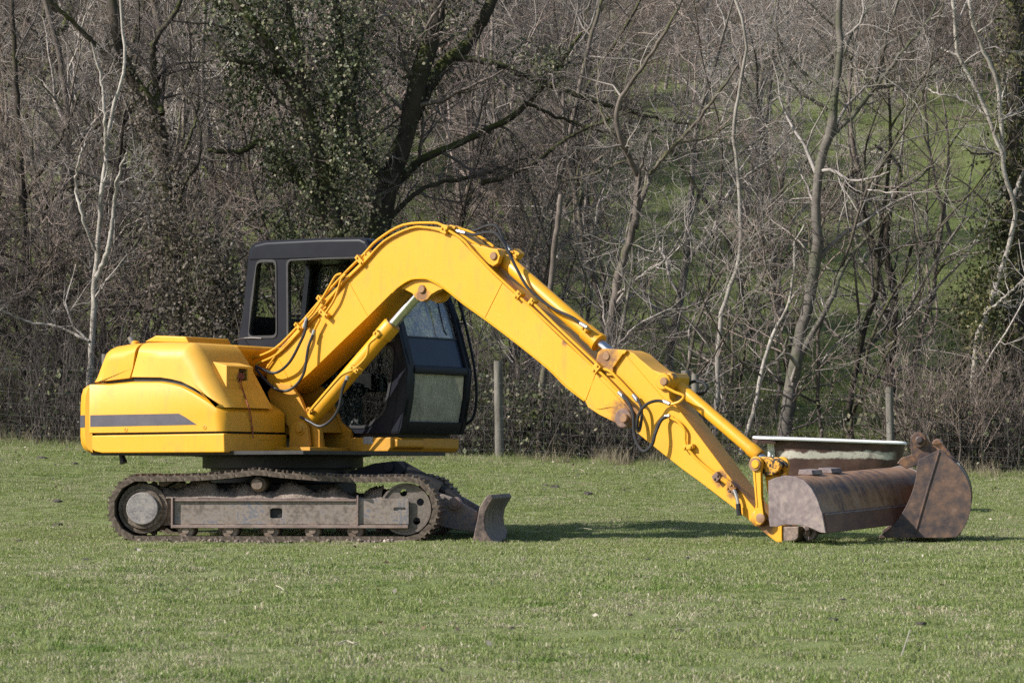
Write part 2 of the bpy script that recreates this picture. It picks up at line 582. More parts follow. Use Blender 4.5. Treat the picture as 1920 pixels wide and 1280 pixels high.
# ---------------------------------------------------------------- boom
BY = -0.17
boom_top = [(500, 682), (516, 663), (571, 601), (600, 569), (627, 542), (650, 517), (681, 487), (705, 465), (729, 449), (750, 438), (773, 429), (797, 424),
            (822, 426), (846, 436), (862, 449), (880, 468), (900, 489), (924, 514), (941, 530), (992, 576), (1046, 629), (1117, 694), (1140, 716), (1161, 738), (1184, 770)]
boom_bot = [(1185, 790), (1176, 800), (1163, 797), (1123, 777), (1102, 763), (1096, 750), (1060, 722), (1027, 689), (965, 639), (908, 596), (870, 569),
            (850, 553), (835, 541), (822, 532), (806, 524), (792, 521), (776, 522), (762, 527), (750, 535), (736, 548), (690, 594), (640, 642), (580, 700), (545, 730), (520, 738), (500, 715)]
boom_top = [(a, b) for a, b in boom_top]
m = M()
pts = U.pl(boom_top, BY) + U.pl(boom_bot, BY)
m.prism(U, pts, BY, -BY)
BOOM = P('boom', m, M_BOOM, bevel=0.006)
# proud side plates rim along the lower edge, weld seams
m = M()
low = catmull(U.pws([(1096, 751), (1060, 723), (1027, 690), (965, 640), (908, 597), (870, 570), (835, 542), (806, 525), (792, 522), (770, 524), (748, 537), (735, 549)], BY), 4)
m.tube(low, 0.008, 6)
P('edge_flange', m, M_BOOM, BOOM)
for a, b in (((941, 531), (909, 595)), ((1118, 696), (1098, 750)), ((649, 520), (690, 594)), ((520, 668), (548, 725))):
    m = M()
    m.tube([U.pw(*a, BY - 0.001), U.pw(*b, BY - 0.001)], 0.0035, 6)
    P('weld_seam', m, M_BOOM, BOOM)
m = M()
m.prism(U, rounded(U.pl([(1118, 703), (1150, 735), (1183, 772), (1178, 795), (1163, 793), (1150, 762), (1120, 768), (1104, 752), (1109, 722)], BY), 0.03, 4), BY - 0.007, BY + 0.01)
P('cheek_plate', m, M_BOOM, BOOM, bevel=0.003)
m = M()
lug = U.pl([(745, 540), (765, 527), (792, 520), (822, 530), (834, 541), (822, 545), (810, 552), (803, 561), (792, 566), (782, 561), (774, 550), (760, 543)], -0.13)
m.prism(U, lug, -0.14, -0.075)
m.prism(U, lug, 0.075, 0.14)
P('cylinder_lug', m, M_BOOM, BOOM, bevel=0.005)
pin(U, 792, 542, -0.14, 0.036, 0.03, parent=BOOM)
m = M()
m.lathe(U.pw(1171, 784, BY) + U.Y * 0.02, -U.Y, [(0, 0.076), (0.045, 0.076), (0.052, 0.066)], 24)
P('pivot_collar', m, M_RUST, BOOM)
pin(U, 1171, 784, BY - 0.045, 0.036, 0.03, parent=BOOM)
m = M()
flug = U.pl([(868, 452), (900, 461), (925, 466), (937, 468), (942, 480), (938, 494), (929, 500), (915, 492), (890, 478), (872, 462)], -0.1)
m.prism(U, flug, -0.135, -0.085)
m.prism(U, flug, 0.085, 0.135)
P('arm_cylinder_lug', m, M_BOOM, BOOM, bevel=0.005)
pin(U, 926, 480, -0.135, 0.034, 0.025, parent=BOOM)
# boom foot bracket on the house
m = M()
foot = U.pl([(548, 840), (546, 800), (515, 770), (506, 735), (520, 718), (548, 722), (566, 745), (585, 790), (604, 805), (604, 840)], -0.2)
for y in (-0.235, 0.195):
    m.prism(U, foot, y, y + 0.045)
m.prism(U, U.pl([(520, 780), (575, 772), (590, 810), (535, 815)], -0.2), -0.19, 0.19)
P('boom_bracket', m, M_YD, bevel=0.006)
m = M()
cl = rounded(U.pl([(545, 842), (548, 806), (556, 791), (570, 788), (580, 797), (584, 842)], -0.27), 0.04, 5)
cl2 = rounded(U.pl([(570, 842), (576, 806), (584, 796), (597, 800), (603, 842)], -0.14), 0.03, 5)
m.prism(U, cl, -0.30, -0.262)
m.prism(U, cl2, -0.12, -0.082)
m.box(U, 0.16, 0.62, -0.42, 0.1, 0.765, 0.80)
P('cylinder_bracket', m, M_YD, bevel=0.006)
pin(U, 563, 804, -0.30, 0.055, 0.02, M_YD)
pin(U, 563, 804, -0.31, 0.030, 0.03, M_YD)

# ---------------------------------------------------------------- boom cylinder
CYB = -0.19
a = U.pw(566, 806, CYB)
b = U.pw(792, 543, 0.0)
ax = unit(b - a)
tb = np.linalg.norm(U.pw(740, 612, CYB + 0.14) - a)
m = M()
m.lathe(a, ax, [(0.0, 0.05), (0.05, 0.064), (0.20, 0.064), (0.22, 0.068), (tb - 0.14, 0.068), (tb - 0.13, 0.079), (tb - 0.015, 0.079), (tb, 0.07)], 28)
m.lathe(a - U.Y * 0.06, U.Y, [(0, 0.07), (0.12, 0.07)], 20)
BC = P('boom_cylinder', m, M_Y)
m = M()
m.lathe(a, ax, [(tb - 0.02, 0.045), (np.linalg.norm(b - a), 0.045)], 20)
P('piston_rod', m, M_CHROME, BC)
m = M()
m.lathe(a, ax, [(tb - 0.03, 0.076), (tb + 0.004, 0.072), (tb + 0.004, 0.05)], 24)
P('gland_ring', m, M_YD, BC)

# ---------------------------------------------------------------- stick
SY = -0.13
stick = [(1118, 676), (1122, 660), (1130, 653), (1150, 654), (1172, 656), (1188, 662), (1201, 674), (1224, 693), (1241, 700), (1258, 699), (1262, 706),
         (1260, 722), (1254, 732), (1256, 748), (1265, 758)]
stick += [(1300, 803), (1362, 886), (1400, 935), (1418, 956), (1440, 975), (1466, 985), (1466, 1017), (1456, 1016), (1431, 997), (1380, 955), (1308, 900), (1280, 880), (1233, 843), (1200, 816), (1180, 797), (1160, 785), (1152, 765), (1140, 720)]
m = M()
m.prism(U, U.pl(stick, SY), SY, -SY)
STK = P('stick', m, M_STICK, bevel=0.007)
m = M()
chk = U.pl([(1118, 676), (1122, 660), (1130, 653), (1150, 654), (1176, 657), (1172, 663), (1168, 664), (1150, 690), (1150, 704), (1140, 704), (1124, 690)], SY - 0.02)
m.prism(U, chk, SY - 0.028, SY)
P('cheek_plate', m, M_STICK, STK, bevel=0.004)
pin(U, 1137, 668, SY - 0.028, 0.034, 0.02, parent=STK)
m = M()
m.lathe(U.pw(1246, 715, SY) + U.Y * 0.02, -U.Y, [(0, 0.066), (0.05, 0.066), (0.056, 0.058)], 24)
P('pivot_collar', m, M_STICK, STK)
pin(U, 1245, 715, SY - 0.045, 0.034, 0.022, parent=STK)
m = M()
m.tube([U.pw(1172, 664, SY - .001), U.pw(1257, 762, SY - .001)], 0.004, 6)
P('weld_seam', m, M_STICK, STK)
# tip boss and lower pin
m = M()
m.lathe(U.pw(1425, 971, SY) + U.Y * 0.02, -U.Y, [(0, 0.062), (0.06, 0.062), (0.066, 0.052)], 22)
P('pivot_collar', m, M_STICK, STK)
pin(U, 1425, 970, SY - 0.06, 0.038, 0.018, M_PIN, STK)
pin(U, 1425, 970, SY - 0.07, 0.016, 0.014, M_DARK, STK)
m = M()
m.prism(U, U.pl([(1465, 987), (1497, 986), (1496, 1008), (1490, 1013), (1466, 1016)], -0.12), -0.115, 0.115)
P('tip_boss', m, M_BLADE, STK, bevel=0.01)

# ---------------------------------------------------------------- arm cylinder (on the boom's back)
a = U.pw(926, 480, -0.1) + U.Y * 0.1
b = U.pw(1137, 668, SY) + U.Y * 0.13
ax = unit(b - a)
L = np.linalg.norm(b - a)
lb = np.linalg.norm(U.pw(1124, 644, 0) - a) 
m = M()
m.lathe(a, ax, [(0.02, 0.05), (0.06, 0.058), (0.075, 0.064), (lb - 0.17, 0.064), (lb - 0.16, 0.073), (lb - 0.03, 0.073), (lb - 0.025, 0.064)], 28)
m.lathe(a - U.Y * 0.075, U.Y, [(0, 0.062), (0.15, 0.062)], 20)
AC = P('arm_cylinder', m, M_Y)
m = M()
m.lathe(a, ax, [(lb - 0.04, 0.079), (lb - 0.005, 0.079), (lb, 0.06)], 24)
P('gland_ring', m, M_Y, AC)
m = M()
m.lathe(a, ax, [(lb - 0.02, 0.04), (L, 0.04)], 20)
m.lathe(b - U.Y * 0.08, U.Y, [(0, 0.05), (0.16, 0.05)], 20)
P('piston_rod', m, M_CHROME, AC)

# ---------------------------------------------------------------- bucket cylinder and linkage
a = U.pw(1246, 715, SY) + U.Y * 0.13
b = U.pw(1424, 868, SY) + U.Y * 0.13
ax = unit(b - a)
L = np.linalg.norm(b - a)
lb = L - 0.095
m = M()
m.lathe(a, ax, [(0.06, 0.045), (0.09, 0.05), (lb - 0.10, 0.05), (lb - 0.095, 0.056), (lb - 0.01, 0.056), (lb, 0.05)], 26)
m.lathe(a - U.Y * 0.06, U.Y, [(0, 0.055), (0.12, 0.055)], 20)
KC = P('bucket_cylinder', m, M_Y)
m = M()
m.lathe(a, ax, [(lb - 0.02, 0.032), (L, 0.032)], 18)
P('piston_rod', m, M_CHROME, KC)
m = M()
m.lathe(a, ax, [(lb - 0.012, 0.057), (lb + 0.004, 0.052), (lb + 0.004, 0.034)], 24)
P('gland_ring', m, M_YD, KC)
lk = [(1405, 868), (1409, 858), (1418, 854), (1427, 858), (1431, 868), (1428, 880), (1429, 930), (1433, 962), (1435, 973), (1428, 985), (1418, 982), (1415, 970), (1419, 940), (1414, 885)]
for y in (SY - 0.095, -SY + 0.06):
    m = M()
    x = U.pl(lk, SY - 0.08)
    m.prism(U, rounded(x, 0.03, 3), y, y + 0.036)
    LK = P('link_arm', m, M_STICK, bevel=0.006)
    if y < 0:
        m = M()
        m.lathe(U.pw(1417, 870, y) + U.Y * 0.01, -U.Y, [(0, 0.05), (0.03, 0.05)], 20)
        P('pivot_collar', m, M_PIN, LK)
        pin(U, 1417, 870, y - 0.018, 0.034, 0.022, M_STICK, LK)
        pin(U, 1425, 971, y, 0.04, 0.012, M_PIN, LK)
        m = M()
        m.box(U, 0, 0.001, 0, 0.001, 0, 0.001)
        m = M()
        m.prism(U, U.pl([(1412, 884), (1416, 884), (1421, 950), (1418, 950)], y), y - 0.006, y + 0.004)
        P('link_rib', m, M_STICK, LK, bevel=0.002)
m = M()
gl = U.pl([(1422, 862), (1432, 855), (1450, 857), (1466, 866), (1469, 873), (1464, 884), (1455, 890), (1440, 893), (1428, 880)], SY)
m.prism(U, gl, SY - 0.05, SY - 0.01)
m.prism(U, gl, SY + 0.06, SY + 0.09)
m.lathe(U.pw(1419, 868, SY - 0.08), U.Y, [(0, 0.036), (0.27, 0.036)], 18)
m.lathe(U.pw(1452, 872, SY - 0.03), U.Y, [(0, 0.036), (0.11, 0.036)], 18)
P('greasy_link', m, M_GREASE, bevel=0.008)
m = M()
hl = U.pl([(1434, 884), (1446, 880), (1460, 912), (1452, 935), (1440, 925)], SY)
m.prism(U, hl, SY - 0.01, SY + 0.04)
m.prism(U, hl, SY + 0.12, SY + 0.16)
P('bucket_link', m, M_STICK, bevel=0.006)

# ---------------------------------------------------------------- pipes, hoses, clamps
def pipe(pts, r, mat, name, smooth=4, fr=U, y=BY - 0.02, n=8, parent=None):
    if np.isscalar(y):
        w = fr.pws(pts, y)
    else:
        w = [fr.pw(a, b, c) for (a, b), c in zip(pts, y)]
    m = M()
    m.tube(catmull(w, smooth) if smooth else w, r, n)
    return P(name, m, mat, parent)

YP = BY - 0.018
pipe([(472, 673), (516, 653), (560, 610), (598, 566), (640, 519), (681, 478), (708, 450), (756, 422), (813, 418), (830, 423)], 0.0115, M_Y, 'hydraulic_pipe', y=YP + 0.03)
pipe([(478, 684), (522, 662), (565, 618), (603, 578), (640, 534), (681, 494), (721, 452), (770, 428), (802, 427), (829, 433)], 0.0115, M_Y, 'hydraulic_pipe', y=YP)
pipe([(500, 690), (530, 650), (572, 612), (612, 575)], 0.009, M_Y, 'hydraulic_pipe', y=YP)
pipe([(640, 513), (630, 517), (621, 531), (606, 557), (594, 575), (585, 588), (577, 596)], 0.011, M_Y, 'hydraulic_pipe', y=YP - 0.03)
pipe([(648, 514), (640, 523), (634, 542), (627, 561), (618, 576), (611, 586)], 0.011, M_Y, 'hydraulic_pipe', y=YP - 0.03)
pipe([(600, 598), (594, 610), (588, 622)], 0.011, M_Y, 'hydraulic_pipe', y=YP - 0.03)
pipe([(838, 432), (846, 435), (870, 451), (888, 472), (924, 509), (965, 547), (978, 560), (1046, 623), (1114, 688), (1130, 702), (1161, 734)], 0.0115, M_Y, 'hydraulic_pipe', y=YP)
pipe([(1000, 568), (1050, 617), (1118, 681), (1126, 690), (1144, 696), (1165, 717), (1188, 742)], 0.0115, M_Y, 'hydraulic_pipe', y=YP + 0.012)
pipe([(845, 425), (862, 429), (880, 434), (905, 447), (925, 462)], 0.011, M_Y, 'hydraulic_pipe', y=-0.05)
pipe([(845, 428), (862, 437), (880, 450), (900, 462)], 0.011, M_Y, 'hydraulic_pipe', y=-0.11)
pipe([(1255, 781), (1262, 785), (1272, 791), (1284, 807), (1286, 833), (1306, 860), (1337, 886), (1352, 896)], 0.0115, M_STICK, 'hydraulic_pipe', y=SY - 0.03)
pipe([(712, 624), (706, 632), (692, 645), (687, 668), (666, 690), (646, 700), (632, 712), (580, 772)], 0.0125, M_Y, 'hydraulic_pipe', y=-0.275)
pipe([(1247, 725), (1266, 735), (1282, 742), (1275, 752), (1262, 757), (1255, 757)], 0.0115, M_STICK, 'hydraulic_pipe', y=SY - 0.055)
H = 0.0125
pipe([(576, 597), (572, 620), (564, 640), (542, 680), (514, 699), (479, 686)], H, M_RUBBER, 'hydraulic_hose', 6, y=[YP - 0.03, YP - .05, YP - .06, YP - .07, YP - .06, -0.3])
pipe([(589, 622), (578, 652), (569, 701), (546, 729), (521, 731), (497, 712), (479, 690)], H, M_RUBBER, 'hydraulic_hose', 6, y=[YP - .03, YP - .06, YP - .08, YP - .1, YP - .1, YP - .1, -0.3])
pipe([(652, 705), (642, 730), (635, 765), (620, 788), (600, 799), (580, 790), (563, 781)], H, M_RUBBER, 'hydraulic_hose', 6, y=-0.30)
pipe([(862, 434), (888, 440), (911, 436), (930, 438), (944, 456), (956, 478), (970, 506), (992, 542), (1033, 576), (1073, 595), (1098, 613)], H, M_RUBBER, 'hydraulic_hose', 6, y=-0.12)
pipe([(868, 436), (889, 433), (911, 424), (928, 423), (938, 435), (946, 456), (958, 482)], H, M_RUBBER, 'hydraulic_hose', 6, y=0.02)
pipe([(1161, 736), (1177, 752), (1187, 778), (1189, 811), (1196, 834), (1208, 846), (1222, 834), (1229, 811), (1240, 787), (1255, 779)], H * 1.15, M_RUBBER, 'hydraulic_hose', 7, y=[YP, YP - .02, YP - .04, YP - .05, YP - .06, YP - .07, YP - .06, YP - .05, SY - .06, SY - .03])
pipe([(1188, 741), (1201, 759), (1203, 783), (1199, 806), (1194, 799), (1198, 776), (1212, 758), (1233, 751), (1255, 756)], H, M_RUBBER, 'hydraulic_hose', 7, y=[YP + .01, YP - .01, YP - .02, YP - .03, YP - .05, YP - .06, YP - .06, SY - .08, SY - .055])
pipe([(1270, 735), (1285, 722), (1301, 715), (1318, 717), (1325, 728), (1315, 738), (1296, 738), (1280, 742)], H * 1.1, M_RUBBER, 'hydraulic_hose', 7, y=0.19)
# coupling hanging below the stick's pipe
pipe([(1354, 897), (1366, 905), (1378, 918)], 0.022, M_STICK, 'pipe_tee', 3, y=SY - 0.035)
pipe([(1376, 918), (1381, 930), (1385, 948)], 0.014, M_STEEL, 'pipe_coupling', 3, y=SY - 0.05)
pipe([(1384, 944), (1386, 966)], 0.021, M_DARK, 'pipe_coupling', 2, y=SY - 0.05)
def ferrule(p, q, y, r=0.016, mat=M_STEEL):
    m = M()
    m.rod(U.pw(*p, y), U.pw(*q, y), r, 10)
    P('hose_ferrule', m, mat)
ferrule((576, 595), (570, 614), YP - 0.032)
ferrule((590, 618), (584, 637), YP - 0.032)
ferrule((1160, 735), (1172, 747), YP - 0.005, 0.017)
ferrule((1187, 740), (1196, 752), YP + 0.004, 0.017)
ferrule((857, 433), (872, 437), -0.12)
ferrule((1088, 606), (1101, 614), -0.12)
ferrule((1244, 752), (1256, 757), SY - 0.062)
ferrule((1247, 781), (1256, 779), SY - 0.035)
ferrule((652, 704), (650, 712), -0.30)
ferrule((950, 462), (956, 470), 0.02)
def clamp(px, py, y, sx=0.05, sz=0.028, ang=40, d=0.05, mat=M_Y, parent=None):
    x, z = U.px(px, py, y)
    c, s = math.cos(R(ang)), math.sin(R(ang))
    q = [(x + c * u - s * v, z + s * u + c * v) for u, v in ((-sx, -sz), (sx, -sz), (sx, sz), (-sx, sz))]
    m = M()
    m.prism(U, q, y - 0.022, y + d)
    m.lathe(U.w(x + c * sx * .6, y - 0.02, z + s * sx * .6), -U.Y, [(0, 0.011), (0.014, 0.011)], 6)
    m.lathe(U.w(x - c * sx * .6, y - 0.02, z - s * sx * .6), -U.Y, [(0, 0.011), (0.014, 0.011)], 6)
    return P('pipe_clamp', m, mat, parent, bevel=0.003)
clamp(676, 488, YP, 0.05, 0.02, -45)
clamp(603, 562, YP, 0.045, 0.02, -38)
clamp(608, 588, YP - 0.02, 0.05, 0.02, -38)
clamp(560, 612, YP, 0.04, 0.016, -40)
clamp(835, 430, YP, 0.03, 0.035, -20)
clamp(849, 430, -0.07, 0.03, 0.03, -20, 0.1)
clamp(972, 553, YP, 0.035, 0.025, 45)
clamp(998, 566, YP + 0.012, 0.03, 0.022, 45)
clamp(1119, 690, YP, 0.04, 0.03, 45)
clamp(1292, 838, SY - 0.025, 0.045, 0.018, 10, 0.02, M_STICK)
clamp(1345, 894, SY - 0.03, 0.03, 0.03, 40, 0.03, M_RUST)
clamp(1370, 912, SY - 0.03, 0.035, 0.03, 40, 0.03, M_STICK)
clamp(1374, 921, SY - 0.03, 0.03, 0.012, -10, 0.03, M_RUST)
clamp(708, 627, -0.26, 0.03, 0.025, -45, 0.03)
clamp(666, 692, -0.26, 0.045, 0.02, -30, 0.05)
clamp(582, 770, -0.26, 0.03, 0.02, -40, 0.03, M_YD)
clamp(1098, 618, -0.09, 0.03, 0.02, -40, 0.06)
clamp(968, 476, 0.06, 0.035, 0.03, -40, 0.06)
clamp(690, 479, YP + 0.05, 0.03, 0.04, -45, 0.04)

# ---------------------------------------------------------------- house: hood, side door, skirt, counterweight
HY = -1.08
hood = [(257, 641), (300, 640), (344, 641), (352, 646), (360, 656), (372, 675), (385, 700), (418, 763), (411, 759), (388, 743), (362, 727), (340, 716), (320, 711), (300, 708), (246, 707)]
hsel = [(0.15, 1)] + [(1, 1)] * 6 + [(0.7, 0.0)] + [(0.03, 0.03)] * (len(hood) - 8)
m = M()
m.round_prism(U, U.pl(hood, HY), HY, -0.42, 0.15, hsel, 10)
HOOD = P('engine_hood', m, M_YF, angle=50)
m = M()
rear = [(256, 642), (230, 644), (206, 648), (196, 653), (189, 660), (181, 680), (172, 704), (167, 717), (205, 714), (244, 709), (250, 690)]
rsel = [(0.15, 1)] + [(1, 1)] * 6 + [(1, 0.1)] + [(0.04, 0.04)] * (len(rear) - 8)
m.round_prism(U, U.pl(rear, HY), HY - 0.004, 1.05, 0.13, rsel, 9)
P('rear_hood', m, M_Y, angle=42)
m = M()
door = [(168, 720), (205, 717), (247, 713), (300, 713), (320, 716), (340, 721), (362, 732), (388, 748), (411, 764), (419, 772), (420, 808), (168, 812)]
dsel = [(0.05, 0.05)] + [(0.25, 0.25)] * 8 + [(1.1, 0.2), (1.1, 0), (0.0, 0.05)]
dsel = dsel[:len(door) - 4] + [(0.6, 0.12), (1.05, 0.2), (1.2, 0.0), (0.0, 0.05)]
m.round_prism(U, U.pl(door, HY), HY - 0.004, -0.27, 0.11, dsel, 9)
DOOR = P('side_door', m, M_Y, angle=42)
m = M()
sk = U.pl([(168, 816), (419, 812), (420, 848), (190, 849), (176, 846), (168, 840)], HY)
m.prism(U, sk, HY + 0.006, -0.235)
P('skirt_panel', m, M_Y, bevel=0.012, seg=3)
m = M()
x0, z0 = U.px(480, 812, -0.6)
m.box(U, 0.205, 0.235, -0.62, -0.45, 0.86, 0.885)
P('step_plate', m, M_Y, bevel=0.004)
# inner mass seen in the grooves and below
m = M()
m.prism(U, U.pl([(172, 725), (250, 700), (300, 690), (395, 755), (412, 806), (412, 843), (172, 843)], HY), HY + 0.03, -0.3)
m.box(U, -1.28, -0.66, -0.45, 1.03, 0.78, 1.55)
m.box(U, -1.3, 1.0, -1.0, 1.0, 0.735, 0.765)
P('inner_chassis', m, M_DARK)
m = M()
m.prism(U, U.pl([(257, 641), (300, 640), (344, 641), (352, 646), (330, 700), (250, 705)], HY), -0.42, 0.30)
P('rear_hood_centre', m, M_Y, bevel=0.03, seg=3)
# stripe, bolts
m = M()
m.prism(U, U.pl([(169, 778), (335, 775), (346, 781), (369, 796), (169, 800)], HY - 0.006), HY - 0.0055, HY - 0.002)
P('dark_stripe', m, M_STRIPE, DOOR)
for bx, by in ((237, 805), (385, 801)):
    m = M()
    m.lathe(U.pw(bx, by, HY) + U.Y * 0.01, -U.Y, [(0, 0.02), (0.016, 0.02), (0.018, 0.012), (0.012, 0.012), (0.012, 0.0)], 16)
    P('door_bolt', m, M_YD, DOOR)
m = M()
m.lathe(U.w(0.2, -0.36, 0.93), U.X, [(0, 0.014), (0.016, 0.014)], 10)
P('door_bolt', m, M_RUST, DOOR)
# raised vent housing on the hood's front slope
def slope_x(z):
    (xa, za), (xb, zb) = U.px(360, 656, HY), U.px(418, 763, HY)
    return xa + (xb - xa) * (z - za) / (zb - za)
zt = U.px(400, 678, -0.9)[1]
zb = U.px(440, 728, -0.8)[1]
xf = slope_x(zb) + 0.004
m = M()
v0, v1 = -0.90, -0.55
prof = [(slope_x(zt) - 0.05, zt - 0.02), (slope_x(zt) + 0.01, zt), (xf, zt - 0.035), (xf, zb), (slope_x(zb) - 0.05, zb + 0.02)]
zh0, zh1 = zt - 0.155, zt - 0.055
m.prism(U, prof, v0, v0 + 0.035)
m.prism(U, prof, v1 - 0.075, v1)
m.prism(U, [(slope_x(zt) - 0.05, zt - 0.02), (slope_x(zt) + 0.01, zt), (xf, zt - 0.035), (xf, zh1), (xf - 0.2, zh1)], v0 + 0.035, v1 - 0.075)
m.prism(U, [(xf - 0.15, zh0), (xf, zh0), (xf, zb), (slope_x(zb) - 0.05, zb + 0.02)], v0 + 0.035, v1 - 0.075)
m.prism(U, [(xf - 0.1, zh0), (xf, zh0), (xf, zh1), (xf - 0.1, zh1)], v0 + 0.035, -0.74)
P('vent_housing', m, M_YF, HOOD, bevel=0.004)
m = M()
for k in range(3):
    zz = zh0 + 0.02 + k * 0.03
    m.box(U, xf - 0.03, xf - 0.012, -0.735, v1 - 0.08, zz, zz + 0.012)
P('vent_grille', m, M_DARK, HOOD)
m = M()
m.box(U, xf - 0.06, xf - 0.045, -0.745, v1 - 0.07, zh0 - 0.005, zh1 + 0.005)
P('vent_dark_plate', m, M_DARK, HOOD)  # dark plate behind the grille stands in for shade inside the hole
# dangling red wires out of the vent
pw = lambda q, off: hit(q[0], q[1], U.w(off, 0, zb), U.X)
XD = U.px(419, 790, HY)[0]
for k, dx in enumerate((0, 3)):
    pts = [pw((455 + dx, 705), xf), pw((450 + dx, 716), xf + 0.02), pw((456 + dx * .5, 735), xf + 0.02), pw((464 + dx * .3, 757), XD + 0.01), pw((468 + dx, 780), XD + 0.012), pw((474 - dx * .6, 803), XD + 0.015), pw((474 + dx * .4, 821), XD + 0.02)]
    m = M()
    m.tube(catmull(pts, 5), 0.0035, 6)
    P('red_wire', m, M_RED)
m = M()
rg = random.Random(4)
for k in range(7):
    c = pw((450 + rg.uniform(-4, 8), 706 + rg.uniform(-4, 6)), xf + 0.01)
    m.tube(catmull([c + np.array([rg.uniform(-.03, .03), rg.uniform(-.02, .0), rg.uniform(-.03, .03)]) for _ in range(4)], 4), 0.0035, 6)
P('red_wire', m, M_RED)
# counterweight: a thick arc round the tail
m = M()
ang = np.linspace(R(180 + 36), R(180 - 36), 25)
inner = [(-1.275, -1.075)]
plan_o = [(-1.285, -1.095)] + [(1.735 * math.cos(t), 1.735 * math.sin(t) if abs(1.735 * math.sin(t)) < 1.09 else math.copysign(1.09, math.sin(t))) for t in ang] + [(-1.285, 1.095)]
zc0, zc1 = 0.757, U.px(160, 722, HY)[1]
sec = []
for t, inset in ((0.0, 0.09), (0.06, 0.035), (0.14, 0.008), (0.25, 0.0), (0.70, 0.0), (0.85, 0.008), (0.95, 0.03), (1.0, 0.075)):
    z = zc0 + (zc1 - zc0) * t
    sec.append([U.w(x * (1 - inset / 1.7), y * (1 - inset / 1.7 * 0.4), z) for x, y in plan_o])
npl = len(plan_o)
vs = [p for s_ in sec for p in s_]
fs = [(k * npl + i, k * npl + i + 1, (k + 1) * npl + i + 1, (k + 1) * npl + i) for k in range(len(sec) - 1) for i in range(npl - 1)]
fs += [tuple(range(npl)), tuple((len(sec) - 1) * npl + i for i in range(npl))]
fs += [tuple([k * npl for k in range(len(sec))]), tuple([k * npl + npl - 1 for k in range(len(sec))])]
fs += [(k * npl, (k + 1) * npl, (k + 1) * npl + npl - 1, k * npl + npl - 1) for k in range(len(sec) - 1)]
m.add(vs, fs)
CW = P('counterweight', m, M_Y, angle=45)
m = M()
zs0, zs1 = U.px(155, 801, HY)[1], U.px(155, 778, HY)[1]
vs, fs = [], []
for i, (x, y) in enumerate(plan_o):
    for z in (zs0, zs1):
        for k in (1.0015, 0.998):
            vs.append(U.w(x * k, y * k, z))
for i in range(len(plan_o) - 1):
    b0, b1 = i * 4, i * 4 + 4
    fs += [(b0, b1, b1 + 2, b0 + 2), (b0 + 1, b0 + 3, b1 + 3, b1 + 1), (b0, b0 + 1, b1 + 1, b1), (b0 + 2, b1 + 2, b1 + 3, b0 + 3)]
m.add(vs, fs)
P('dark_stripe', m, M_STRIPE, CW)
# small things on top and below
m = M()
m.prism(U, U.pl([(274, 641), (296, 629), (352, 631), (358, 643)], -0.75), -0.78, -0.2)
P('air_intake_cover', m, M_Y, bevel=0.012, seg=3)
m = M()
m.lathe(U.pw(254, 645, -0.7), (0, 0, 1), [(0, 0.035), (0.02, 0.033), (0.03, 0.02)], 18)
P('fuel_cap', m, M_Y)
m = M()
m.lathe(U.pw(250, 646, -0.5), unit((-0.5, 0, 1)), [(0, 0.022), (0.075, 0.022), (0.075, 0.016), (0.03, 0.016)], 14)
P('exhaust_tip', m, M_STEEL)
m = M()
m.tube(U.pws([(227, 846), (229, 856), (232, 868)], -0.9), [0.026, 0.026, 0.034], 10)
P('drain_hose', m, M_RUBBER)

# ---------------------------------------------------------------- deck under the cab
m = M()
dk = [(0.30, 0.765), (1.0, 0.765), (1.03, 0.80), (1.03, 0.885), (0.30, 0.885)]
m.prism(U, dk, 0.16, 1.17)
P('front_deck', m, M_YD, bevel=0.01, seg=2)
m = M()
m.prism(U, [(1.0, 0.778), (1.075, 0.80), (1.075, 0.87), (1.0, 0.892)], 0.20, 0.62)
P('deck_step', m, M_YD, bevel=0.02, seg=1)
m = M()
xq, zq = U.px(690, 825, 0.15)
m.prism(U, [(xq - 0.055, zq - 0.03), (xq + 0.045, zq - 0.03), (xq + 0.045, zq + 0.03), (xq - 0.055, zq + 0.03)], 0.155, 0.162)
P('data_plate', m, M_PLATE)

# ---------------------------------------------------------------- turntable
m = M()
z = 0.765
m.lathe(U.w(0, 0, 0.42), U.Z, [(0, 0.62), (0.20, 0.62), (0.205, 0.69), (0.30, 0.69), (0.305, 0.76), (0.34, 0.76)], 40)
P('turntable', m, M_DARK, angle=30)

# ---------------------------------------------------------------- cab
CR, CL = 0.22, 1.17                               # right and left side planes
side = [(446, 812), (447, 640), (455, 592), (466, 482), (471, 462), (480, 455), (500, 451), (600, 446), (676, 445), (686, 449), (694, 464), (739, 585), (765, 690), (761, 745), (752, 800), (748, 812)]
sp = U.pl(side, CR)
win1 = rounded(U.pl([(482, 490), (518, 489), (519, 631), (466, 632), (472, 570)], CR), 0.05, 5)
win2 = rounded(U.pl([(539, 488), (690, 482), (722, 570), (742, 640), (540, 640)], CR), 0.05, 5)
win3 = rounded(U.pl([(575, 650), (738, 650), (735, 700), (722, 770), (690, 800), (575, 800)], CR), 0.06, 5)
CAB = None
m = M()
m.holed(U, sp, [win1, win2, win3], CR, CR + 0.05)
CAB = P('cab', m, M_BLACK, angle=25)
lw1 = win1
lw2 = rounded(U.pl([(539, 488), (690, 482), (722, 570), (745, 660), (740, 760), (715, 795), (545, 795)], CR), 0.05, 5)
m = M()
m.holed(U, sp, [lw1, lw2], CL - 0.05, CL)
P('left_side_panel', m, M_BLACK, CAB, angle=25)
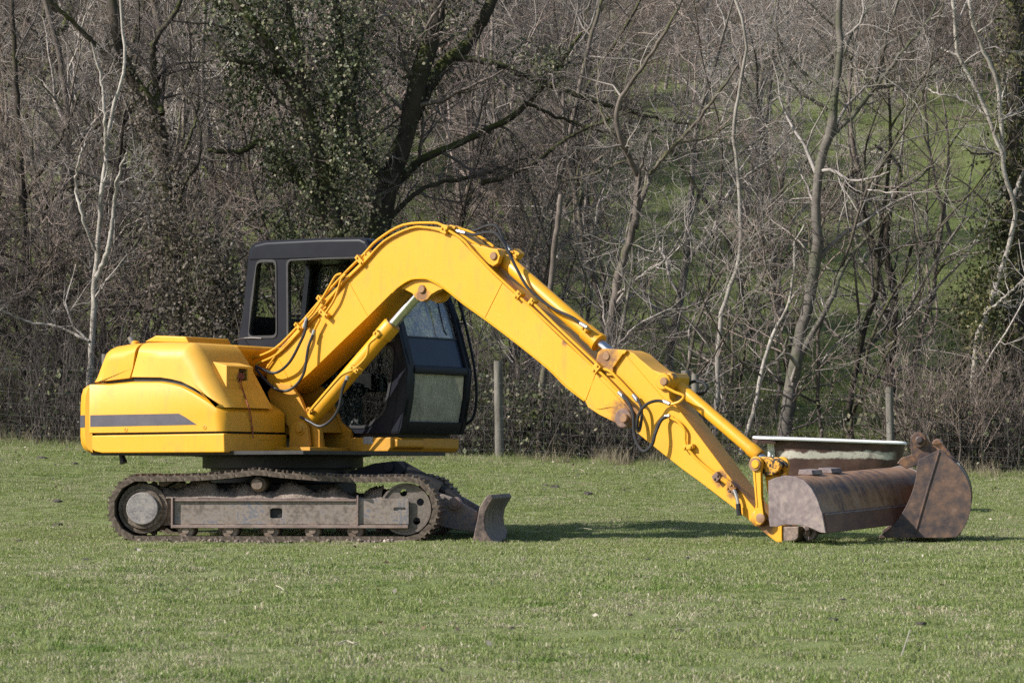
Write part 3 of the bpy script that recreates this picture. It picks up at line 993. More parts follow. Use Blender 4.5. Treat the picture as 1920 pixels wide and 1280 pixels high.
def wseal(nm, pts, y, o=0.014):
    c = np.mean(np.array(pts), axis=0)
    grow = lambda k: [tuple(np.array(p) + unit(np.array(p) - c) * k) for p in pts]
    m = M()
    m.holed(U, grow(o), [grow(-0.012)], y - 0.008, y + 0.012)
    return P('window_seal', m, M_RUBBER, CAB, bevel=0.004)
for w in (win1, win2, win3):
    wseal('w', w, CR)
for w, mt in ((win1, M_GLASS), (win2, M_GLASS), (win3, M_GLASSK)):
    m = M()
    m.prism(U, w, CR + 0.006, CR + 0.011)
    P('window_pane', m, mt, CAB)
for w, mt in ((lw1, M_GLASS), (lw2, M_GLASS)):
    m = M()
    m.prism(U, w, CL - 0.02, CL - 0.015)
    P('window_pane', m, mt, CAB)
# roof
m = M()
rf = U.pl([(464, 486), (469, 464), (478, 456), (500, 451), (600, 446), (676, 445), (688, 450), (697, 466), (701, 478), (694, 480)], CR)
nf = len(rf)
m.prism(U, rf, CR - 0.012, CL + 0.012)
P('cab_roof', m, M_BLACK, CAB, bevel=0.045, seg=4, angle=45, weighted=lambda i, j: 1.0 if (max(i, j) <= 8 or (min(i, j) >= nf and max(i, j) <= nf + 8)) else (0.4 if abs(i - j) == nf and min(i, j) in (2, 6, 7) else 0.0))
# rear wall
def strip(prof, t):
    """closed strip along an open (x,z) polyline, thickness t towards +x (t>0) or -x"""
    return list(prof) + [(x + t, z) for x, z in reversed(prof)]
rw = U.pl([(446, 812), (447, 640), (455, 592), (466, 482)], CR)
m = M()
m.prism(U, strip(rw[:3], 0.05), CR + 0.05, CL - 0.05)
m.prism(U, strip(rw[2:], 0.05), CR + 0.05, CR + 0.13)
m.prism(U, strip(rw[2:], 0.05), CL - 0.13, CL - 0.05)
P('rear_wall', m, M_BLACK, CAB)
m = M()
m.prism(U, strip([(x + .02, z) for x, z in rw[2:]], 0.005), CR + 0.13, CL - 0.13)
P('window_pane', m, M_GLASS, CAB)
# front: pillars, divider, panes
fpf = U.pl([(694, 464), (739, 585), (765, 690), (761, 745), (752, 800), (748, 812)], CR)
fx = np.array([p[0] for p in fpf])
fz = np.array([p[1] for p in fpf])
def fprof(za, zb, dx=0.0, k=5):
    zs = np.linspace(za, zb, k)
    return [(float(np.interp(-z, -fz, fx)) + dx, float(z)) for z in zs]
ztop, zbot = fz[0], fz[-1]
zd1 = U.px(765, 683, CR)[1]
zd0 = U.px(765, 699, CR)[1]
zw = U.px(742, 629, CR)[1]
zl = U.px(755, 789, CR)[1]
zu = U.px(718, 520, CR)[1]
m = M()
m.prism(U, strip(fprof(ztop, zbot, 0.0, 12), -0.10), CR - 0.006, CR + 0.125)
P('front_pillar', m, M_BLACK, CAB, bevel=0.018, seg=3, angle=45)
m = M()
m.prism(U, strip(fprof(ztop, zbot, 0.0, 12), -0.10), CL - 0.075, CL + 0.006)
P('front_pillar', m, M_BLACK, CAB, bevel=0.018, seg=3, angle=45)
m = M()
m.prism(U, strip(fprof(ztop, zu, -0.002), -0.07), CR + 0.1, CL - 0.06)
m.prism(U, strip(fprof(zl, zbot, -0.002), -0.07), CR + 0.1, CL - 0.06)
P('front_frame', m, M_BLACK, CAB, bevel=0.008)
m = M()
m.prism(U, strip(fprof(zd1, zd0, 0.004), -0.06), CR + 0.1, CL - 0.06)
P('window_divider', m, M_BLACK, CAB, bevel=0.008)
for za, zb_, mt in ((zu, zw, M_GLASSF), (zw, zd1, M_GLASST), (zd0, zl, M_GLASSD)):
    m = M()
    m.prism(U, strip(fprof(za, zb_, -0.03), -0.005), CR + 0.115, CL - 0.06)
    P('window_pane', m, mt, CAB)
m = M()
m.prism(U, strip(fprof(zw + 0.006, zw - 0.006, -0.02, 2), -0.02), CR + 0.115, CL - 0.06)
P('glazing_bar', m, M_RUBBER, CAB)
# wiper
m = M()
wp = [hit(a, b, U.w(fpf[1][0] + 0.01, 0, fpf[1][1]), unit(U.X * 1.0 + U.Z * 0.35)) for a, b in ((812, 530), (822, 575), (832, 620), (838, 628))]
m.tube(wp, 0.008, 6)
P('wiper', m, M_RUBBER, CAB)
# grab rail in front of the left pillar
m = M()
gr = [U.pw(a, b, CL + 0.03) for a, b in ((853, 545), (866, 585), (880, 640), (891, 700), (893, 750), (887, 782), (874, 794), (862, 792))]
m.tube(catmull(gr, 6), 0.013, 8)
P('grab_rail', m, M_BLACK, CAB)
# inside: floor, seat, levers
m = M()
m.box(U, -0.56, 0.98, CR + 0.06, CL - 0.06, 0.89, 0.95)
m.box(U, -0.54, 0.02, CR + 0.06, CL - 0.06, 0.95, 1.25)
P('cab_floor', m, M_DARK, CAB)
m = M()
m.box(U, -0.30, 0.20, 0.45, 0.95, 1.25, 1.38)
m.prism(U, [(-0.38, 1.32), (-0.24, 1.32), (-0.32, 1.95), (-0.44, 1.95)], 0.47, 0.93)
P('seat', m, M_SEAT, CAB, bevel=0.05, seg=3)
m = M()
for y in (0.36, 1.02):
    m.box(U, -0.15, 0.32, y - 0.06, y + 0.06, 1.30, 1.46)
    m.tube([U.w(0.27, y, 1.45), U.w(0.30, y, 1.62)], 0.014, 8)
for y in (0.6, 0.78):
    m.tube([U.w(0.72, y, 0.95), U.w(0.66, y, 1.35), U.w(0.62, y, 1.45)], 0.012, 8)
P('control_console', m, M_DARK, CAB, bevel=0.01)
m = M()
xx, zz = U.px(470, 634, CR)
m.tube(catmull([U.pw(440, 637, 0.0), U.pw(455, 634, CR - 0.02), U.pw(470, 633, CR - 0.012), U.pw(490, 634, CR - 0.01)], 5), 0.004, 6)
P('white_cord', m, M_PLATE)

# ---------------------------------------------------------------- undercarriage: two tracks
TY = -1.125
sx, sz = T.px(265, 953, TY)
ix, iz = T.px(759, 954, TY)
cx_, cz_ = T.px(480, 877, TY)
gz = T.px(514, 1019.5, TY)[1]
RO = sz - gz - 0.018
RI = iz - gz - 0.018
def loop_path():
    pts = []
    pts += [(x, gz + 0.018) for x in np.linspace(ix, sx, 20)]
    pts += [(sx + RO * math.sin(-t), sz - RO * math.cos(t)) for t in np.linspace(0.12, PI - 0.10, 24)]
    xs = np.linspace(sx, ix, 30)[1:-1]
    za, zb2 = sz + RO, iz + RI
    for x in xs:
        if x < cx_:
            u_ = (x - sx) / (cx_ - sx)
            pts.append((x, za + (cz_ - 0.012 - za) * u_ - 0.020 * math.sin(PI * u_)))
        else:
            u_ = (x - cx_) / (ix - cx_)
            pts.append((x, cz_ - 0.012 + (zb2 - cz_ + 0.012) * u_ - 0.024 * math.sin(PI * u_)))
    pts += [(ix + RI * math.sin(t), iz + RI * math.cos(t)) for t in np.linspace(0.10, PI - 0.12, 24)]
    return np.array(pts)
path = loop_path()
cl = np.vstack([path, path[:1]])
seg = np.linalg.norm(np.diff(cl, axis=0), axis=1)
cum = np.concatenate([[0], np.cumsum(seg)])
nsh = int(round(cum[-1] / 0.140))
half = cum[-1] / nsh / 2
h = half
shoe_prof = [(-h * .97, -0.046), (h * .97, -0.046), (h, -0.02), (h, -0.006), (h * .86, -0.002), (h * .78, 0.017), (h * .62, 0.018), (h * .52, 0.0), (h * .08, 0.0), (0, 0.017), (-h * .14, 0.018), (-h * .22, 0.0),
             (-h * .64, 0.0), (-h * .72, 0.017), (-h * .88, 0.018), (-h * .97, -0.004)]
fl = Frame((0, 0, 0), (1, 0, 0), (0, 1, 0), (0, 0, 1))
def shoe_mesh(seed):
    rs = random.Random(seed)
    m = M()
    pr = [(u * (1 + rs.uniform(-.02, .02)), v + (rs.uniform(-.004, .004) if v > -0.03 else 0)) for u, v in shoe_prof]
    m.prism(fl, pr, -0.225, 0.225)
    me = bpy.data.meshes.new('track_shoe')
    me.from_pydata(m.v, [], m.f)
    bm = bmesh.new(); bm.from_mesh(me); bmesh.ops.recalc_face_normals(bm, faces=bm.faces[:]); bm.to_mesh(me); bm.free()
    me.materials.append(M_TRACK)
    return me
SHOES = [shoe_mesh(i) for i in range(4)]

def ring_disc(m, c, ax, r_out, holes, hr, ring_r, t0, t1, n=40):
    """disc with round holes, axis ax from t0 to t1"""
    ux = T.X; uz = np.cross(ax, T.X); uz = uz if uz @ T.Z > 0 else -uz
    f = Frame(c, T.X, T.Y, T.Z)
    outer = [(r_out * math.cos(2 * PI * i / n), r_out * math.sin(2 * PI * i / n)) for i in range(n)]
    hs = []
    for k in range(holes):
        a = 2 * PI * (k + 0.35) / holes
        hs.append([(ring_r * math.cos(a) + hr * math.cos(2 * PI * i / 12), ring_r * math.sin(a) + hr * math.sin(2 * PI * i / 12)) for i in range(12)])
    m.holed(f, outer, hs, t0, t1)

for sidey in (-0.9, 0.9):
    sgn = -1 if sidey < 0 else 1
    out = sidey + sgn * 0.225                                  # outer face
    m = M()
    def Q(x, z, y):
        return T.w(x, y, z)
    # frame rail
    xa, za = T.px(325, 938, TY)
    xb, zb3 = T.px(765, 983.5, TY)
    zt_, zb_ = za, zb3
    yo = out - sgn * 0.035
    yi = sidey - sgn * 0.16
    hx, hz = T.px(517, 962, TY)
    if sgn < 0:
        hole = rounded([(hx - .05, hz - .04), (hx + .05, hz - .04), (hx + .05, hz + .04), (hx - .05, hz + .04)], 0.015, 3)
        m.holed(T, [(xa, zb_), (xb, zb_), (xb, zt_), (xa, zt_)], [hole], yo, yo + 0.05)
        m.box(T, xa, xb, yo + 0.051, yi, zb_ + 0.001, zt_ + 0.02)
    else:
        m.box(T, xa, xb, yi, yo, zb_, zt_)
    TR = P('track', m, M_FRAME, bevel=0.006)
    if sgn < 0:
        m = M()
        m.box(T, xa - 0.012, xb, yo - 0.03, yo + 0.02, zb_ - 0.028, zb_ - 0.002)
        m.box(T, xa - 0.02, xa - 0.003, yo - 0.03, yo + 0.12, zb_ - 0.03, zt_ + 0.025)
        m.box(T, xa, T.px(668, 938, TY)[0], yo - 0.02, yo + 0.012, zt_ - 0.006, zt_ + 0.012)
        P('rail_flange', m, M_EDGE, TR, bevel=0.004)
        xc, zc = T.px(672, 934, TY)
        xs0, zs0_ = T.px(749, 954, TY)
        slot = rounded([(xs0 - .05, zs0_ - .013), (xs0 + .05, zs0_ - .013), (xs0 + .05, zs0_ + .013), (xs0 - .05, zs0_ + .013)], 0.012, 4)
        m = M()
        m.holed(T, [(xc, zb_ + 0.004), (xb + 0.004, zb_ + 0.004), (xb + 0.004, zc), (xc, zc)], [slot], yo - 0.014, yo - 0.002)
        P('cover_plate', m, M_FRAME, TR, bevel=0.003)
        m = M()
        m.box(T, xc - 0.014, xc - 0.002, yo - 0.035, yo, zb_, zc + 0.03)
        P('rail_rib', m, M_EDGE, TR)
        m = M()
        m.box(T, hx - .06, hx + .06, yo + 0.03, yo + 0.05, hz - .05, hz + .05)
        P('hole_backing', m, M_DARK, TR)
    # sprocket with hub cap
    m = M()
    m.lathe(T.w(sx, out - sgn * 0.03, sz), T.Y * -sgn, [(0, 0.128), (0.008, 0.134), (0.04, 0.136)], 30)
    P('hub_cap', m, M_HUB, TR)
    m = M()
    m.lathe(T.w(sx, out - sgn * 0.05, sz), T.Y * -sgn, [(0, 0.0), (0, 0.165), (0.01, 0.17), (0.02, 0.175), (0.021, 0.205), (0.05, 0.208), (0.3, 0.208)], 32)
    for k in range(15):
        a = 2 * PI * k / 15
        c, s_ = math.cos(a), math.sin(a)
        q = [(sx + c * 0.20 - s_ * u, sz + s_ * 0.20 + c * u) for u in (-.03, .03)] + [(sx + c * 0.232 - s_ * u, sz + s_ * 0.232 + c * u) for u in (.014, -.014)]
        m.prism(T, q, sidey - 0.03, sidey + 0.03)
    P('sprocket', m, M_TRACK, TR)
    m = M()
    m.prism(T, [(sx + 0.05, sz - 0.15), (xa + 0.02, zb_), (xa + 0.02, zt_), (sx + 0.05, sz + 0.15)], sidey - 0.09, yo + (0.06 if sgn < 0 else -0.06))
    P('motor_guard', m, M_TRACK, TR)
    # idler
    m = M()
    ring_disc(m, T.w(ix, out - sgn * 0.075, iz), T.Y, 0.200, 5, 0.031, 0.135, -0.02, 0.02)
    m.lathe(T.w(ix, out - sgn * 0.045, iz), T.Y * -sgn, [(0.02, 0.190), (0.0, 0.194), (0.0, 0.212), (0.06, 0.214), (0.06, 0.19)], 36, caps=False)
    m.lathe(T.w(ix, out - sgn * 0.045, iz), T.Y * -sgn, [(0, 0.05), (0.12, 0.06)], 20)
    P('idler_wheel', m, M_IDLER, TR)
    # rollers
    for k, rx in enumerate((347, 430, 507, 585, 665)):
        x, z = T.px(rx, 994, TY)
        m = M()
        m.lathe(T.w(x, out - sgn * 0.02, z), T.Y * -sgn, [(0, 0.028), (0.012, 0.032), (0.014, 0.062), (0.03, 0.070), (0.10, 0.070), (0.11, 0.055), (0.3, 0.055)], 20)
        for q in range(3):
            a = 2 * PI * q / 3 + 0.5
            m.lathe(T.w(x + 0.045 * math.cos(a), out - sgn * 0.012, z + 0.045 * math.sin(a)), T.Y * -sgn, [(0, 0.012), (0.02, 0.012)], 6)
        P('roller', m, M_ROLL, TR)
    x, z = T.px(481, 908, TY)
    m = M()
    m.lathe(T.w(x, out - sgn * 0.035, z), T.Y * -sgn, [(0, 0.04), (0.01, 0.047), (0.05, 0.05), (0.055, 0.062), (0.12, 0.066), (0.3, 0.066)], 20)
    P('carrier_roller', m, M_ROLL, TR)
    # shoes
    for k in range(nsh):
        d = (k + 0.5) / nsh * cum[-1]
        x, z = np.interp(d, cum, cl[:, 0]), np.interp(d, cum, cl[:, 1])
        x1, z1 = np.interp((d + .02) % cum[-1], cum, cl[:, 0]), np.interp((d + .02) % cum[-1], cum, cl[:, 1])
        x2, z2 = np.interp((d - .02) % cum[-1], cum, cl[:, 0]), np.interp((d - .02) % cum[-1], cum, cl[:, 1])
        tv = unit(T.X * (x1 - x2) + T.Z * (z1 - z2))
        nv = np.cross(tv, T.Y)                         # path runs backwards along the bottom: outward is tangent x lateral
        cen = T.w(ix * .5 + sx * .5, sidey, sz)
        p = T.w(x, sidey, z)
        if nv @ (p - cen) < 0:
            nv = -nv
        o = link_mesh('track_shoe', SHOES[(k * 7 + 3 * (sgn > 0)) % 4], M_TRACK, TR)
        bx = np.cross(T.Y, nv)
        mt = Matrix(((bx[0], T.Y[0], nv[0], p[0] - S[0]), (bx[1], T.Y[1], nv[1], p[1] - S[1]), (bx[2], T.Y[2], nv[2], p[2] - S[2]), (0, 0, 0, 1)))
        o.matrix_local = mt
    # mud lying on the rail and caked on the lower run
    rgm = np.random.default_rng(5 if sgn < 0 else 6)
    nx, ny = 90, 8
    X = np.linspace(sx + 0.16, ix - 0.20, nx)
    Yv = np.linspace(yo - sgn * 0.035, sidey - sgn * 0.10, ny)
    gx, gy = np.meshgrid(X, Yv, indexing='ij')
    hgt = 0.085 + 0.05 * np.sin(gx * 5.1 + 1) * np.sin(gx * 2.3) + 0.035 * np.sin(gx * 17 + gy * 9) + rgm.uniform(-.022, .022, gx.shape)
    u_ = (np.arange(ny) / (ny - 1))[None, :]
    hgt = np.maximum(hgt, -0.005) * np.minimum(1, u_ * 2.6 + 0.05) + zt_ + 0.012
    V = (T.O + gx[..., None] * T.X + gy[..., None] * T.Y + hgt[..., None] * T.Z - S).reshape(-1, 3)
    ids = np.arange(nx * ny).reshape(nx, ny)
    F = np.stack([ids[:-1, :-1], ids[1:, :-1], ids[1:, 1:], ids[:-1, 1:]], -1).reshape(-1, 4)
    o = link_mesh('caked_mud', mesh_np('caked_mud', V, [F], True), M_MUD, TR)
    o['kind'] = 'stuff'
    m = M()
    for k in range(300):
        x = rgm.uniform(sx - 0.05, ix + 0.02)
        r = rgm.uniform(0.008, 0.026)
        c = T.w(x, out - sgn * rgm.uniform(-0.012, 0.05), gz + 0.005 + rgm.uniform(0, 0.03))
        m.lathe(c - np.array([0, 0, r * .7]), unit((rgm.uniform(-.4, .4), rgm.uniform(-.4, .4), 1)), [(0, r * .6), (r * .5, r), (r * 1.1, r * .75), (r * 1.4, 0.002)], 6)
    o = P('mud_lumps', m, M_MUD, TR, angle=None)
    o['kind'] = 'stuff'

# carbody between the tracks
m = M()
m.box(T, -0.55, 0.55, -0.74, 0.74, 0.30, 0.50)
P('car_body', m, M_DARK, bevel=0.02)

# ---------------------------------------------------------------- dozer blade
m = M()
blade = [(915, 927), (921, 927), (925, 934), (917, 946), (911, 958), (908, 975), (910, 992), (917, 1006), (928, 1018), (886, 1018), (890, 995), (895, 972), (899, 951), (906, 938)]
bp = T.pl(blade, TY)
m.prism(T, bp, TY, 1.05)
BL = P('dozer_blade', m, M_BLADE, bevel=0.008, angle=45)
m = M()
arm = T.pl([(790, 945), (830, 925), (850, 932), (895, 958), (895, 998), (860, 993), (820, 985)], -0.45)
for y0 in (-0.55, 0.43):
    m = M()
    m.prism(T, arm, y0, y0 + 0.12)
    P('blade_arm', m, M_FRAME, BL, bevel=0.01)
m = M()
a, b = T.pw(752, 875, -0.30), T.pw(862, 935, -0.30)
m.lathe(a, unit(b - a), [(0, 0.05), (0.03, 0.055), (0.38, 0.055), (0.39, 0.035), (np.linalg.norm(b - a), 0.035)], 18)
P('blade_cylinder', m, M_DARK, BL)
m = M()
m.prism(T, T.pl([(650, 884), (700, 868), (735, 864), (755, 864), (760, 880), (740, 895), (680, 905)], -0.45), -0.36, -0.33)
m.prism(T, T.pl([(650, 884), (700, 868), (735, 864), (755, 864), (760, 880), (740, 895), (680, 905)], -0.45), -0.24, -0.21)
m.lathe(T.pw(728, 875, -0.40), T.Y, [(0, 0.045), (0.26, 0.045)], 16)
P('cylinder_bracket', m, M_BLACK, BL, bevel=0.006)
m = M()
m.lathe(T.pw(852, 943, -0.62), T.Y, [(0, 0.02), (0, 0.052), (0.2, 0.052)], 20)
m.lathe(T.pw(852, 943, -0.64), T.Y, [(0, 0.026), (0.05, 0.026)], 14)
P('blade_pivot', m, M_EDGE, BL)
# ------------------------------------------------------------------ detached buckets
M_BRUST = mottled('rusty_bucket_steel', [(0.30, (0.045, 0.036, 0.040)), (0.43, (0.11, 0.068, 0.052)), (0.54, (0.21, 0.11, 0.056)), (0.64, (0.25, 0.155, 0.10)), (0.78, (0.30, 0.21, 0.165))], 2.6, 0.55, 0.35, 45, fine=0.35)
def streaked(name, ang, stops):
    n = N(name)
    mp = n.new('ShaderNodeMapping')
    n.put(mp.inputs['Vector'], n.coord())
    mp.inputs['Rotation'].default_value = (0, 0, -ang)
    st = n.scale(mp.outputs[0], (6.0, 0.9, 0.9))
    a = n.noise(st, 2.2, 6, 0.65)
    b = n.noise(n.scale(mp.outputs[0], (0.8, 2.6, 2.6)), 1.6, 4, 0.6)
    f = n.noise(n.coord(), 26, 5, 0.7)
    k = n.math('ADD', n.math('MULTIPLY', a, 0.42), n.math('ADD', n.math('MULTIPLY', b, 0.38), n.math('MULTIPLY', f, 0.20)))
    col = n.ramp(k, stops)
    sc = n.noise(n.scale(mp.outputs[0], (3, 14, 14)), 3, 3, 0.5)
    col = n.mix(n.ramp(sc, [(0.68, 0.0), (0.72, 0.5)]), col, (0.34, 0.29, 0.26))
    return n.done(n.pbr(col, 0.55, 0, n.bump(n.noise(n.coord(), 45, 4), 0.35, 0.004), 0.4))
M_DRUST = streaked('streaked_rust', math.atan2(0.835, 0.55), [(0.36, (0.050, 0.042, 0.048)), (0.43, (0.12, 0.072, 0.052)), (0.50, (0.27, 0.145, 0.070)), (0.56, (0.31, 0.195, 0.12)), (0.66, (0.13, 0.09, 0.078))])
M_BPLATE = mottled('scuffed_bucket_end', [(0.3, (0.12, 0.09, 0.09)), (0.5, (0.19, 0.148, 0.142)), (0.66, (0.27, 0.215, 0.185)), (0.8, (0.25, 0.135, 0.075))], 3.2, 0.6, 0.3, 50, fine=0.35)
M_BDARK = mottled('dark_bucket_steel', [(0.32, (0.050, 0.040, 0.044)), (0.47, (0.092, 0.064, 0.056)), (0.60, (0.155, 0.092, 0.064)), (0.76, (0.22, 0.155, 0.125))], 2.2, 0.55, 0.35, 50, fine=0.4)

M_EDGER = mottled('red_brown_edge', [(0.3, (0.09, 0.046, 0.034)), (0.7, (0.17, 0.085, 0.056))], 5, 0.6, 0.25, 40)
# wide ditching bucket lying with its curved back up
D0 = np.array(at(1490, 1000, 22.75))
Dfr = Frame(D0, (0.835, -0.55, 0.0), (0.55, 0.835, 0.012), (0, -0.015, 1))
Dfr = Frame(D0, Dfr.X, Dfr.Y, np.cross(Dfr.X, Dfr.Y))
ob = thing('ditching_bucket', 'wide rusty ditching bucket lying upside down with its curved back up beside the stick tip', 'bucket', tuple(D0))
endp = [(1440, 901), (1454, 895), (1472, 891), (1490, 893), (1507, 900), (1521, 915), (1531, 933), (1541, 961), (1548, 999), (1538, 998), (1521, 990), (1508, 985), (1495, 984), (1472, 983), (1457, 987), (1443, 987), (1441, 970)]
ep = Dfr.pl(endp, 0)
m = M(); m.prism(Dfr, ep, 0, 0.022)
build('end_plate', m, M_BPLATE, ob, bevel=0.005)
LEN = 1.95
m = M(); m.prism(Dfr, ep, LEN - 0.022, LEN)
build('end_plate', m, M_BPLATE, ob, bevel=0.005)
arc = Dfr.pl([(1446, 900), (1454, 897), (1472, 893), (1490, 895), (1506, 902), (1519, 916), (1529, 934), (1538, 961), (1540, 968)], 0)
arc = [tuple(p[:2]) for p in catmull([(x, z, 0) for x, z in arc], 3)]
c = np.mean(np.array(arc), axis=0) - np.array([0.05, 0.12])
inn = [tuple(np.array(p) + unit(c - np.array(p)) * 0.016) for p in arc]
m = M(); m.prism(Dfr, arc + inn[::-1], 0.022, LEN - 0.022)
build('curved_back', m, M_DRUST, ob, angle=30)
m = M()
ce = Dfr.pl([(1539, 962), (1543, 962), (1550, 999), (1545, 1000)], 0)
m.prism(Dfr, ce, 0.024, LEN - 0.024)
build('cutting_edge', m, M_EDGER, ob, bevel=0.003)
m = M()
q = [Dfr.w(*(lambda t: (t[0] + 0.004, v, t[1]))(Dfr.px(1541.5, 965, 0))) for v in np.linspace(0.03, LEN - 0.03, 40)]
m.tube([p + np.array([0, 0, 0.003 * math.sin(k * 2.3)]) for k, p in enumerate(q)], 0.009, 6)
build('weld_seam', m, M_BPLATE, ob)
for yy in (0.30, 0.62):
    m = M()
    m.prism(Dfr, [(-0.13, 0.43), (0.0, 0.43), (-0.01, 0.466), (-0.12, 0.470)], yy, yy + 0.17)
    build('back_plate', m, M_BPLATE, ob, bevel=0.005)
m = M()
for yy in (0.28, 0.46):
    q = Dfr.px(1517, 998, yy)
    m.lathe(Dfr.w(q[0], yy, q[1]), Dfr.Y, [(0, 0.02), (0, 0.058), (0.05, 0.058), (0.05, 0.02)], 18)
    m.prism(Dfr, [(q[0] - 0.05, q[1]), (q[0] + 0.05, q[1]), (q[0] + 0.12, q[1] + 0.15), (q[0] - 0.12, q[1] + 0.15)], yy, yy + 0.04)
build('mounting_ear', m, M_BPLATE, ob, bevel=0.003)
m = M()
q = Dfr.px(1517, 998, 0.28)
m.lathe(Dfr.w(q[0], 0.26, q[1]), Dfr.Y, [(0, 0.022), (0.3, 0.022)], 12)
build('mounting_pin', m, M_BDARK, ob)

# deep digging bucket standing on its edge, mouth to the left
G0 = np.array(at(1730, 1008, 23.5))
Gy = unit((0.16, 0.985, 0.02))
Gx = unit(np.array([0.985, -0.16, 0.0]))
Gfr = Frame(G0, Gx, Gy, np.cross(Gx, Gy))
ob = thing('digging_bucket', 'dark rusty digging bucket standing on its side with mounting ears at the top', 'bucket', tuple(G0))
gp = [(1722, 862), (1762, 842), (1783, 860), (1795, 871), (1806, 884), (1813, 897), (1818, 910), (1821, 922), (1822, 942), (1820, 956), (1816, 970), (1811, 983), (1804, 995), (1793, 1007), (1770, 1008), (1714, 1008), (1648, 1008), (1650, 1003), (1660, 996), (1668, 990), (1678, 980), (1688, 967), (1696, 954), (1703, 940), (1709, 925), (1714, 910), (1718, 892), (1719, 880)]
gq = Gfr.pl(gp, 0)
m = M(); m.prism(Gfr, gq, 0, 0.02)
SP = build('side_plate', m, M_BDARK, ob, bevel=0.004)
m = M()
m.tube(Gfr.pws([(1761, 846), (1740, 915), (1714, 1006)], -0.002), 0.007, 6)
build('weld_rib', m, M_BDARK, SP)
W = 0.62
m = M(); m.prism(Gfr, gq, W - 0.02, W)
build('side_plate', m, M_BDARK, ob, bevel=0.004)
shell = Gfr.pl([(1760, 846), (1783, 862), (1805, 886), (1817, 911), (1820, 942), (1814, 970), (1803, 993), (1792, 1005), (1714, 1005), (1655, 1006)], 0)
shell = [tuple(p[:2]) for p in catmull([(x, z, 0) for x, z in shell], 4)]
cc = np.array(Gfr.px(1740, 940, 0))
inn = [tuple(np.array(p) + unit(cc - np.array(p)) * 0.016) for p in shell]
m = M(); m.prism(Gfr, shell + inn[::-1], 0.02, W - 0.02)
build('curved_back', m, M_BRUST, ob, angle=30)
for yy in (0.10, 0.36):
    m = M()
    ear = Gfr.pl([(1708, 850), (1707, 822), (1712, 813), (1722, 809), (1733, 813), (1738, 822), (1746, 832), (1775, 848), (1778, 868), (1720, 866), (1716, 858)], yy)
    m.prism(Gfr, rounded(ear, 0.02, 3), yy, yy + 0.035)
    er = build('mounting_ear', m, M_BRUST, ob, bevel=0.005)
    m = M()
    m.lathe(Gfr.pw(1723, 825, yy) - Gfr.Y * 0.03, Gfr.Y, [(0, 0.052), (0.095, 0.052)], 20)
    build('ear_boss', m, M_BRUST, er)
m = M()
m.lathe(Gfr.pw(1723, 825, 0.0) + Gfr.Y * 0.03, Gfr.Y, [(0, 0.02), (0.01, 0.03), (0.5, 0.03)], 16)
build('mounting_pin', m, M_BDARK, ob)
m = M()
m.lathe(Gfr.pw(1757, 835, 0.3), Gfr.Y, [(0, 0.045), (0.25, 0.045)], 16)
m.prism(Gfr, Gfr.pl([(1745, 832), (1765, 828), (1800, 872), (1760, 862)], 0.3), 0.30, 0.335)
build('back_strut', m, M_BRUST, ob, bevel=0.005)
m = M()
m.lathe(Gfr.pw(1796, 871, 0.04), Gfr.Y, [(0, 0.016), (0.06, 0.016)], 12)
build('stud', m, M_STEEL, ob)
m = M()
m.prism(Gfr, Gfr.pl([(1682, 868), (1690, 858), (1708, 852), (1722, 855), (1724, 870), (1700, 878)], 0.25), 0.22, 0.25)
build('mounting_ear', m, M_BRUST, ob, bevel=0.006)

# ------------------------------------------------------------------ old bath
BD = 29.6
pl_, pr_ = at(1412, 820, BD), at(1702, 831, BD)
bl = np.linalg.norm(pr_ - pl_)
bx = unit(pr_ - pl_)
bo = (pl_ + pr_) / 2 + np.array([0, 0.36, 0])
gzb = float(terr(bo[0], bo[1]))
rimh = bo[2] - gzb
Bfr = Frame((bo[0], bo[1], gzb), bx, (0, 1, 0), np.cross(bx, (0, 1, 0)))
RIMH = float(rimh)
nb = N('bath_outside')
co = nb.coord()
a = nb.noise(co, 4, 6, 0.65)
base = nb.ramp(a, [(0.3, (0.05, 0.032, 0.028)), (0.55, (0.115, 0.062, 0.048)), (0.8, (0.20, 0.14, 0.11))])
sepz = nb.new('ShaderNodeSeparateXYZ'); nb.put(sepz.inputs[0], co)
band = nb.math('ABSOLUTE', nb.math('SUBTRACT', nb.math('MULTIPLY_ADD', nb.math('SUBTRACT', nb.noise(nb.scale(co, (2.2, 2.2, 3)), 3, 5, 0.6), 0.5), 0.12, sepz.outputs['Z']), RIMH - 0.145))
endm = nb.math('ABSOLUTE', nb.math('SUBTRACT', sepz.outputs['X'], 0.07))
bm_ = nb.math('MULTIPLY', nb.ramp(band, [(0.024, 1.0), (0.040, 0.0)]), nb.ramp(endm, [(0.50, 1.0), (0.60, 0.0)]))
base = nb.mix(nb.math('MULTIPLY', bm_, nb.ramp(nb.noise(co, 16, 4, 0.6), [(0.28, 0.35), (0.5, 0.95)])), base, (0.62, 0.58, 0.48))
M_BATH = nb.done(nb.pbr(base, 0.6, 0, nb.bump(nb.noise(co, 30, 4), 0.2, 0.004), 0.3))
M_RIM = mottled('white_enamel', [(0.3, (0.62, 0.61, 0.58)), (0.7, (0.76, 0.75, 0.73))], 5, 0.3, fine=0.1)
bath = thing('bathtub', 'old rust brown bathtub with a white rim standing on the grass behind the buckets', 'bathtub', (bo[0], bo[1], gzb))
def ring(hl, hw, z, n=44, xo=0.0, p=4.0):
    o = []
    for i in range(n):
        t = 2 * PI * i / n
        c_, s_ = math.cos(t), math.sin(t)
        o.append(Bfr.w(xo + hl * math.copysign(abs(c_) ** (2 / p), c_), hw * math.copysign(abs(s_) ** (2 / p), s_), z))
    return o
